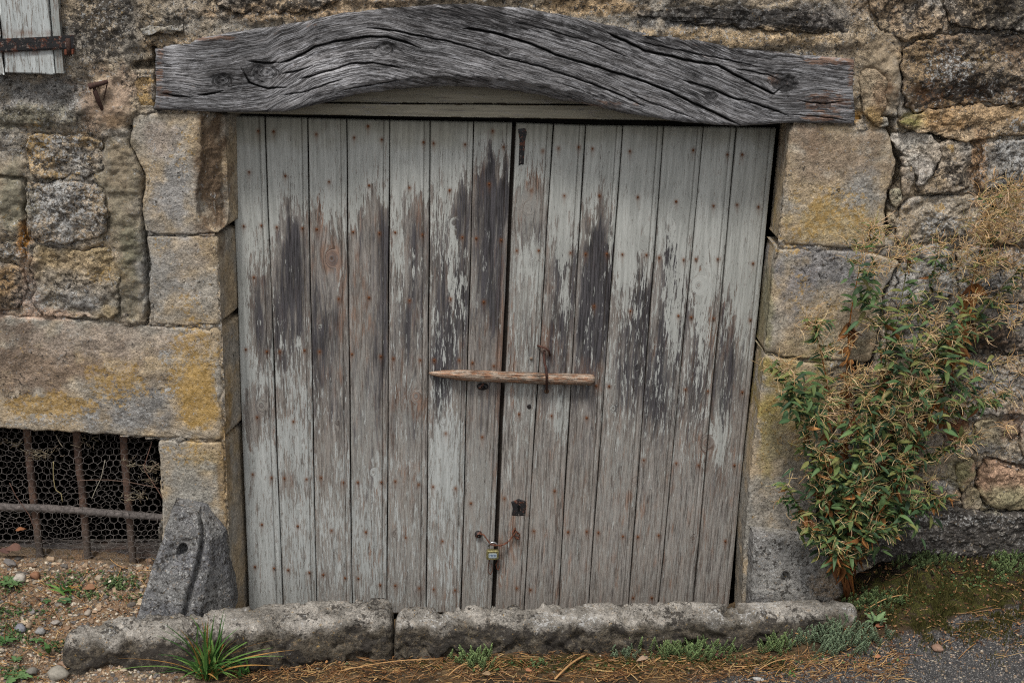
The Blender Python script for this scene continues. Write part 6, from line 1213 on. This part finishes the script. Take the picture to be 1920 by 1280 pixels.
# ---- willowherb in front of the right jamb
def willowherb():
    base = onground(1583, 1098); base[1] = -.10; base[2] = float(gz(base[:1], base[1:2])[0])
    pl = empty('willowherb_plant', tuple(base), 'tall willowherb gone to seed, green and brown leaves, growing before the right jamb', 'plant')
    ST = [([(1590, 1000), (1588, 880), (1586, 740), (1592, 600), (1612, 500), (1632, 425)], -.10), ([(1562, 1000), (1532, 900), (1512, 800), (1488, 730), (1458, 680)], -.13),
     ([(1622, 980), (1660, 850), (1690, 740), (1720, 640), (1745, 540), (1762, 455)], -.09), ([(1640, 960), (1710, 850), (1772, 720), (1805, 600), (1830, 500), (1850, 420), (1885, 365)], -.11),
     ([(1548, 1010), (1505, 965), (1472, 905)], -.16), ([(1625, 1000), (1680, 955), (1740, 945), (1775, 930)], -.15), ([(1635, 930), (1700, 830), (1780, 770), (1850, 760), (1885, 735)], -.10),
     ([(1600, 920), (1635, 790), (1660, 680), (1690, 570), (1705, 470)], -.12), ([(1640, 960), (1720, 800), (1800, 640), (1862, 560), (1915, 500)], -.08), ([(1560, 960), (1548, 850), (1556, 740), (1535, 640), (1522, 600)], -.13),
     ([(1620, 960), (1680, 900), (1750, 850), (1822, 815)], -.12), ([(1575, 1020), (1550, 940), (1532, 880), (1540, 840)], -.18), ([(1610, 1020), (1650, 960), (1690, 900), (1700, 850)], -.18), ([(1590, 1010), (1600, 930), (1615, 850), (1600, 770)], -.2),
     ([(1600, 1020), (1640, 990), (1670, 1000)], -.2), ([(1570, 1040), (1540, 1010), (1520, 990)], -.2), ([(1620, 900), (1650, 760), (1665, 640), (1650, 560)], -.14), ([(1640, 900), (1700, 760), (1740, 680), (1790, 600)], -.12)]
    nleaf = 0; extra = Bag(); dead = Bag(); pods = Bag(); R = random.Random(21)
    DC = [(150, 102, 58), (130, 86, 48), (170, 122, 72), (108, 70, 42)]; PCx = [(206, 174, 126), (220, 194, 150), (184, 154, 108), (164, 156, 104), (212, 178, 144), (190, 150, 100)]
    samples = []
    for si, (pts, yo) in enumerate(ST):
        n = 34; q = np.array([(1583, 1098)]+pts, float); t = np.linspace(0, len(q)-1, n); k = np.arange(len(q)); px = np.interp(t, k, q[:, 0]); py = np.interp(t, k, q[:, 1])
        for _ in range(3): px[1:-1] = (px[:-2]+px[1:-1]+px[2:])/3; py[1:-1] = (py[:-2]+py[1:-1]+py[2:])/3
        f = np.linspace(0, 1, n); Y = base[1]+(yo-base[1])*np.minimum(1, f*2.5)+.02*np.sin(f*7+si)
        P = U(px, py, Y); P[0] = base+[R.uniform(-.02, .02), R.uniform(-.01, .01), -.01]
        cc = np.where((f < .45)[:, None], lin(112, 70, 40), lin(98, 96, 52)) if si % 3 else np.where((f < .8)[:, None], lin(140, 88, 42), lin(120, 104, 56))
        b = Bag(); n0 = 6; b.tube(P, .0042*(1-f*.75), n0, (.1, .1, .1)); col = np.concatenate([np.repeat(cc, n0, 0), cc[:1], cc[-1:]]); b.C[-1] = col; b.build('stem', DRYM, pl)
        long_ = len(pts) > 4
        for j in range(4, n):
            T = P[min(j+1, n-1)]-P[j-1]; T /= np.linalg.norm(T)
            ff = f[j]
            # green leaves
            m_ = 2 if (ff > .25) else 1
            if long_ and .35 < ff < .68 and si in (0, 3): m_ = 0
            for _ in range(m_):
                if R.random() < .04: continue
                a = R.uniform(0, 6.28); side = np.array([math.cos(a), -abs(math.sin(a))*.7, 0]); d = side*.8+T*.55+np.array([0, 0, R.uniform(-.5, .2)])
                L = R.uniform(.032, .060)*(1.1-.3*ff); samples.append((L, P[j]+R.uniform(-.004, .004), d, R.randrange(10)))
            # side twigs with little leaves
            if R.random() < .45 and .25 < ff < .95:
                a = R.uniform(0, 6.28); d = np.array([math.cos(a), -.5*abs(math.sin(a)), R.uniform(.0, .8)]); Lt = R.uniform(.03, .085); tt = np.linspace(0, 1, 6)[:, None]; Q = P[j]+d*Lt*tt+np.array([0, 0, -.01])*tt**2
                pods.tube(Q, .0012, 4, lin(108, 98, 52), cap=False)
                for q_ in range(1, 6):
                    for s2 in (0, 1):
                        if R.random() < .75:
                            a2 = R.uniform(0, 6.28); samples.append((R.uniform(.014, .034), Q[q_], d*.6+np.array([math.cos(a2), -.4, math.sin(a2)])*.8, R.randrange(10)))
                if R.random() < .5: podc(pods, Q[-1], R, 7, PCx)
            # dead leaves hugging the stems
            pd = .9 if (long_ and .35 < ff < .68 and si in (0, 3)) else (.55 if .12 < ff < .5 and si % 3 == 0 else (.28 if ff < .6 else .06))
            for _ in range(6 if si in (0, 3) else 4):
                if R.random() < pd:
                    L = R.uniform(.02, .055); V, F = leaf_arrays(L, L*R.uniform(.12, .28), R.uniform(.2, 1.0), R.uniform(-1, 1.5), 6, R.uniform(-.4, .4)); a = R.uniform(0, 6.28)
                    d = np.array([math.cos(a)*.5, -abs(math.sin(a))*.4, R.uniform(-1.2, .1)]); V = orient(V, d, np.array([math.cos(a+1), math.sin(a+1), .2])); dead.add(V+P[j], F, None, lin(*R.choice(DC))*R.uniform(.6, 1.1))
        # seed pods at the top and along the upper third
        for j in range(n):
            if f[j] > .5 and R.random() < (.42 if long_ else .22): podc(pods, P[j], R, R.randint(3, 8), PCx)
        podc(pods, P[-1], R, 16 if long_ else 8, PCx, .016)
        if long_:
            for _ in range(3): podc(pods, P[-2]+np.array([R.gauss(0, .02), R.gauss(0, .01), R.gauss(0, .02)]), R, 8, PCx)
    for cx, cy, n_, sp in [(1640, 455, 40, 22), (1860, 420, 90, 34), (1890, 380, 60, 26), (1850, 510, 40, 20), (1700, 470, 26, 24), (1800, 740, 40, 26), (1690, 700, 50, 30), (1660, 790, 50, 36), (1720, 745, 60, 30), (1620, 920, 30, 26), (1560, 760, 26, 26), (1480, 690, 18, 12), (1525, 615, 16, 10), (1890, 700, 24, 20), (1650, 860, 30, 26), (1740, 920, 22, 20), (1870, 470, 50, 30), (1840, 440, 50, 24), (1760, 560, 26, 24), (1900, 420, 40, 22), (1750, 620, 26, 30), (1600, 700, 24, 20), (1890, 560, 40, 30), (1800, 480, 40, 30), (1820, 620, 30, 30), (1870, 780, 16, 20), (1680, 600, 30, 30), (1640, 700, 40, 30), (1560, 840, 40, 24), (1780, 820, 26, 24), (1600, 760, 60, 40), (1700, 790, 60, 40), (1660, 720, 60, 40), (1740, 680, 40, 34), (1580, 690, 30, 26), (1650, 930, 30, 40), (1900, 350, 30, 16), (1640, 500, 30, 20)]:
        for _ in range(max(2, int(n_*.17))): podc(pods, W_(cx+R.gauss(0, sp), cy+R.gauss(0, sp*.8), -.15+R.uniform(-.07, .05)), R, R.randint(9, 18), PCx, .005)
    # the dense leafy foot of the plant
    for _ in range(1050):
        a = R.uniform(0, 6.28); cx, cy, rx, ry = R.choice([(1625, 540, 24, 60), (1780, 620, 60, 60), (1720, 720, 90, 80), (1640, 820, 90, 70), (1520, 760, 40, 60), (1560, 930, 60, 50), (1500, 740, 30, 40), (1690, 760, 90, 60), (1600, 930, 70, 80), (1600, 900, 80, 90), (1640, 960, 80, 50), (1600, 980, 80, 60), (1580, 1020, 50, 40), (1700, 960, 50, 40), (1560, 880, 40, 60), (1660, 880, 60, 60), (1700, 650, 60, 90), (1790, 700, 60, 60), (1640, 780, 60, 60)])
        P = W_(cx+R.gauss(0, rx*.5), cy+R.gauss(0, ry*.5), -.12+R.uniform(-.1, .05)); samples.append((R.uniform(.03, .056), P, np.array([math.cos(a), -.6*R.random()-.2, .4*math.sin(a)-.1]), R.randrange(10)))
    samples.sort(key=lambda s_: -s_[0])
    for i, (L, P, d, k) in enumerate(samples):
        if i < 290: place_leaf(pl, P, d, L, k)
        else:
            V, F = leaf_arrays(1, R.uniform(.13, .2), R.uniform(.1, .6), .4, 5, R.uniform(-.2, .2)); c_ = lin(*R.choice([(50, 70, 44), (64, 86, 50), (42, 60, 40), (74, 94, 56), (84, 98, 54), (104, 106, 60)]))
            extra.add(orient(V, d, np.array([.1, -.5, 1.]), L)+P, F, None, c_)
    e = extra.build('foliage', LEAFM, pl); e['kind'] = 'stuff'; e = dead.build('dead_foliage', DRYM, pl); e['kind'] = 'stuff'; e = pods.build('seed_pods', DRYM, pl); e['kind'] = 'stuff'
    print('leaves', len(samples))
def podc(b, P, R, n, cols, spread=.008):
    for _ in range(n):
        a = R.uniform(0, 6.28); e = R.uniform(-.6, 1.2)*1.0; d = np.array([math.cos(a)*math.cos(e), -abs(math.sin(a))*math.cos(e)*.8, math.sin(e)]); L = R.uniform(.024, .062); c_ = R.uniform(-2.0, 2.0)
        t = np.linspace(0, 1, 9); ax = np.cross(d, [R.uniform(-1, 1), 1, R.uniform(-1, 1)]); ax /= np.linalg.norm(ax)+1e-9
        th = t*c_; Q = np.cumsum(np.cos(th)[:, None]*d+np.sin(th)[:, None]*ax, 0)*L/9
        b.tube(P+np.array([R.gauss(0, spread), R.gauss(0, spread*.6), R.gauss(0, spread)])+Q, .00115*(1-.4*t), 3, lin(*R.choice(cols))*R.uniform(.65, 1.1), cap=False)
willowherb()

# ---- grass tuft, dandelion-like weeds, stonecrop
def grass_tuft(px_, py_, n, hmax, label, seed, gr=1):
    R = random.Random(seed); P = onground(px_, py_); o = empty('grass_tuft', tuple(P), label, 'grass tuft'); b = Bag()
    for k in range(n):
        a = R.uniform(0, 6.28); L = R.uniform(.4, 1)*hmax; lean = R.uniform(.1, 1.15)**1.1; n_ = 12; t = np.linspace(0, 1, n_)
        hor = L*(lean*.5*t+lean*.6*t**2.4); up = L*(t-.38*lean*t**2.2)*(1.05-.3*lean); d = np.array([math.cos(a), math.sin(a)*.6, 0])
        Q = P+np.array([R.gauss(0, .012), R.gauss(0, .008), -.005])+d*hor[:, None]+np.array([0, 0, 1])*up[:, None]
        Q[:, 2] = np.maximum(Q[:, 2], gz0(Q[:, 0], Q[:, 1])+.006)
        c_ = lin(*R.choice([(64, 98, 46), (80, 116, 56), (52, 82, 40), (94, 124, 62)])) if R.random() < .86 else lin(150, 112, 62)
        wd = R.uniform(.003, .0055)*(1-t**2.2)+.0003; ribbon(b, Q, wd, c_, R.uniform(-.6, .6))
    e = b.build('blade', LEAFM, o); e['kind'] = 'stuff'
    return o
grass_tuft(392, 1272, 84, .27, 'long bladed green grass tuft in front of the left kerb stone', 2)
grass_tuft(128, 1112, 14, .07, 'small dark grass sprout on the gravel below the window', 6)
grass_tuft(1480, 1268, 6, .03, 'tiny grass sprout in the straw before the right kerb stone', 7)
grass_tuft(465, 1266, 10, .10, 'short side sprout of grass at the right of the big tuft', 12)
def rosette(px_, py_, n, L, label, col, seed, lobed=True, up=.5, wd=.3):
    R = random.Random(seed); P = onground(px_, py_); o = empty('weed_plant', tuple(P), label, 'weed')
    for k in range(n):
        b = Bag(); a = k*2.4+R.uniform(-.3, .3); d = np.array([math.cos(a), math.sin(a)*.8-.1, up*R.uniform(.5, 1.3)]); Lk = L*R.uniform(.65, 1); V, F = leaf_arrays(1, wd, .3, .25, 9)
        if lobed: V[:, 1] *= 1+.35*np.sin(V[:, 0]*22+R.uniform(0, 3))
        c_ = np.tile(lin(*col)*.62+lin(*col).mean()*.14, (len(V), 1))*R.uniform(.8, 1.2); c_[1::3] *= 1.35; b.add(orient(V, d, np.array([0, 0, 1.]), Lk)+P+[0, 0, .003], F, None, c_); b.build('leaf', LEAFM, o)
rosette(1642, 1172, 9, .055, 'pale green lobed rosette beside the right end of the kerb', (108, 134, 84), 3, up=1.1, wd=.22)
rosette(22, 1098, 12, .045, 'bright green lobed weed at the left edge below the window', (88, 120, 66), 4, up=.5)
rosette(120, 1130, 7, .030, 'round leaved weed on the gravel above the kerb end', (72, 104, 64), 5, False, .4, .42)
rosette(88, 1130, 5, .022, 'small round leaved weed left of a bigger one', (70, 108, 60), 8, False, .3, .42)
rosette(12, 1205, 14, .04, 'feathery green weed clump at the left edge', (72, 108, 54), 9, True, .5, .2)
rosette(30, 1272, 10, .06, 'bright flat green weed in the bottom left corner', (90, 122, 68), 10, True, .25, .25)
rosette(92, 1228, 3, .055, 'upright dark green leaf beside the kerb end', (66, 104, 44), 12, False, 1.8, .2)
rosette(70, 1203, 6, .025, 'tiny bright weed on the gravel left of the kerb', (84, 120, 64), 13, True, .4, .3)
rosette(30, 1240, 7, .025, 'tiny grey green weed above the corner weed', (84, 114, 66), 14, True, .4, .3)
rosette(1800, 1020, 6, .035, 'small dark seedling at the foot of the right wall', (40, 70, 38), 15, False, .7, .25)
rosette(1562, 1072, 6, .025, 'small green sprig by the right guard stone', (60, 100, 48), 16, False, .7, .25)
rosette(205, 1095, 9, .028, 'low dark weed left of the leaning guard stone', (62, 84, 50), 17, True, .4, .25)
def stonecrop(cx, cy, rx, ry, n, label, seed, hh=.035, tone=1.0, blue=0):
    R = random.Random(seed); P0 = onground(cx, cy); o = empty('stonecrop', tuple(P0), label, 'stonecrop'); b = Bag()
    for k in range(n):
        for _ in range(9):
            x = cx+R.gauss(0, rx*.45); y = cy+R.gauss(0, ry*.45)
            if ((x-cx)/rx)**2+((y-cy)/ry)**2 < 1.1: break
        P = onground(x, y); h_ = hh*R.uniform(.4, 1.0); lean = np.array([R.uniform(-.5, .5), R.uniform(-.6, .1), 0]); top = P+lean*h_+[0, 0, h_]
        b.tube([P, (P+top)/2, top], .0011, 3, lin(90, 82, 50), cap=False); m_ = int(8+h_*520); ct = np.array(lin(92, 110, 70) if not blue else lin(96, 112, 88))*tone*R.uniform(.75, 1.25)
        for j in range(m_):
            f = (j+.5)/m_; Q = P+(top-P)*f; a = j*2.4; e = .3+1.0*f; d = np.array([math.cos(a)*math.cos(e), math.sin(a)*math.cos(e), math.sin(e)]); L = .0075*(1.1-.3*f); r = .0018
            s_ = np.cross(d, [0, 0, 1.]); s_ /= np.linalg.norm(s_)+1e-9; u = np.cross(s_, d)
            V = np.array([Q, Q+d*L*.55+s_*r, Q+d*L*.55+u*r, Q+d*L*.55-s_*r, Q+d*L*.55-u*r, Q+d*L])
            T = [(0, 2, 1), (0, 3, 2), (0, 4, 3), (0, 1, 4), (5, 1, 2), (5, 2, 3), (5, 3, 4), (5, 4, 1)]
            b.add(V, None, T, ct*(.55+.6*f)+(.03*np.array([1, .6, .2]) if f > .85 and R.random() < .5 else 0))
    e = b.build('shoot', LEAFM, o); e['kind'] = 'stuff'
stonecrop(885, 1236, 44, 26, 70, 'bright green stonecrop clump alone below the gap between the kerb stones', 1, .055, 1.35)
stonecrop(1290, 1222, 105, 26, 190, 'broad grey green stonecrop mat at the foot of the right kerb stone', 2, .055, 1.15)
stonecrop(1170, 1230, 28, 14, 22, 'bluish stonecrop sprig left of the broad mat', 3, .032, 1.0, 1)
stonecrop(1445, 1212, 46, 24, 70, 'stonecrop patch between the broad mat and the corner mat', 4, .055, 1.1)
stonecrop(1570, 1200, 100, 40, 230, 'dense blue green stonecrop mat around the right end of the kerb', 5, .05, 1.1, 1)
stonecrop(1630, 1130, 60, 28, 100, 'dark stonecrop under the willowherb', 6, .03, .8)
stonecrop(1740, 1052, 80, 28, 120, 'dull stonecrop at the foot of the right wall', 7, .03, .7)
stonecrop(1890, 1060, 50, 34, 110, 'green stonecrop at the right edge below the wall', 8, .035, 1.0)
stonecrop(1010, 1244, 22, 9, 14, 'tiny stonecrop sprig in the straw', 9, .02)
stonecrop(230, 1100, 40, 14, 26, 'tiny leaved creeping green beside the leaning guard stone', 10, .016)
stonecrop(165, 1120, 60, 18, 26, 'tiny leaved creeping green on the gravel above the kerb', 11, .012)
# moss fur
def moss():
    b = Bag(); R = np.random.RandomState(8); n = 26000; px_ = R.normal(1790, 95, n); py_ = R.normal(1130, 38, n); k2 = 4000; px_[:k2] = R.uniform(900, 1500, k2); py_[:k2] = R.normal(1246, 8, k2)
    z = np.full(n, .12)
    for _ in range(8): P = G(px_, py_, z); z = .5*z+.5*gz0(P[:, 0], P[:, 1])
    ok = (px_ > 1600) | (np.arange(n) < k2); m_ = fb(P[:, 0], P[:, 1], 12, 4, 6.) > -.02; P = P[ok & m_]; z = gz(P[:, 0], P[:, 1])+.004; n = len(P)
    a = R.uniform(0, 6.28, n); h_ = R.uniform(.003, .009, n); w_ = .0018; V = np.stack([np.stack([P[:, 0]-w_*np.cos(a), P[:, 1]-w_*np.sin(a), z-.004], 1), np.stack([P[:, 0]+w_*np.cos(a), P[:, 1]+w_*np.sin(a), z-.004], 1), np.stack([P[:, 0]+R.normal(0, .003, n), P[:, 1]+R.normal(0, .003, n), z+h_+.004*(1+fb(P[:, 0], P[:, 1], 26, 2, 2.))], 1)], 1).reshape(-1, 3)
    c_ = (lin(66, 64, 32)*R.uniform(.3, 1.7, (n, 1))); b.add(V, None, np.arange(3*n).reshape(-1, 3), np.repeat(c_, 3, 0)); o = b.build('moss', LEAFM); tag(o, 'dark olive moss carpet between the wall foot and the asphalt', 'moss', kind='stuff')
moss()
# fallen leaves
def fallen(px_, py_, L, col, label, seed, curl=.5, Y=None):
    R = random.Random(seed); P = onground(px_, py_) if Y is None else W_(px_, py_, Y); V, F = leaf_arrays(1, R.uniform(.24, .36), curl, .3, 9, R.uniform(-.2, .2)); a = R.uniform(-.6, .6)+(3.14 if R.random() < .5 else 0)
    V[:, 2] += .05*np.sin(V[:, 0]*9+V[:, 1]*14); b = Bag(); b.add(orient(V, np.array([math.cos(a), math.sin(a), .25]), np.array([R.uniform(-.3, .3), -.55, 1.]), L)+P+[0, 0, .012], F, None, lin(*col)*.62+lin(*col).mean()*.2); tag(b.build('fallen_leaf', DRYM), label, 'fallen leaf')
for q in [(1212, 1240, .034, (166, 134, 104), 'pale tan fallen leaf standing by the broad stonecrop mat', 1), (1470, 1195, .05, (140, 96, 56), 'curled brown fallen leaf on the right kerb stonecrop', 2), (1640, 1180, .03, (150, 84, 46), 'orange fallen leaf right of the pale rosette', 3), (1785, 1035, .026, (158, 118, 96), 'pinkish fallen leaf below the right wall', 4), (1860, 1040, .034, (140, 76, 48), 'rust red fallen leaf below the right wall', 5), (40, 1034, .05, (112, 76, 60), 'big brown fallen leaf leaning on the cellar window wire', 6, .5, .02), (20, 1040, .04, (96, 64, 54), 'dark red fallen leaf by the window at the left edge', 7, .4, .02), (1340, 1234, .03, (96, 54, 46), 'dark red fallen leaf before the broad stonecrop mat', 8), (985, 1262, .02, (170, 106, 58), 'small orange fallen leaf in the straw', 9), (920, 1270, .026, (150, 120, 80), 'small yellow brown fallen leaf at the bottom edge', 10), (1640+10, 1236, .022, (178, 110, 60), 'orange leaf scrap between stonecrop and asphalt', 11), (180, 1108, .04, (146, 98, 60), 'slim tan fallen leaf on the gravel near the leaning stone', 12), (30, 1000, .03, (150, 90, 40), 'orange dead leaf hanging in the wire netting', 14, .5, .02), (1700, 1010, .03, (140, 92, 60), 'brown leaf caught under the willowherb', 15), (130, 1256, .045, (150, 118, 92), 'papery tan leaf left of the kerb end', 16)]: fallen(*q[:5], *q[5:])
print('script done', len(bpy.data.objects))
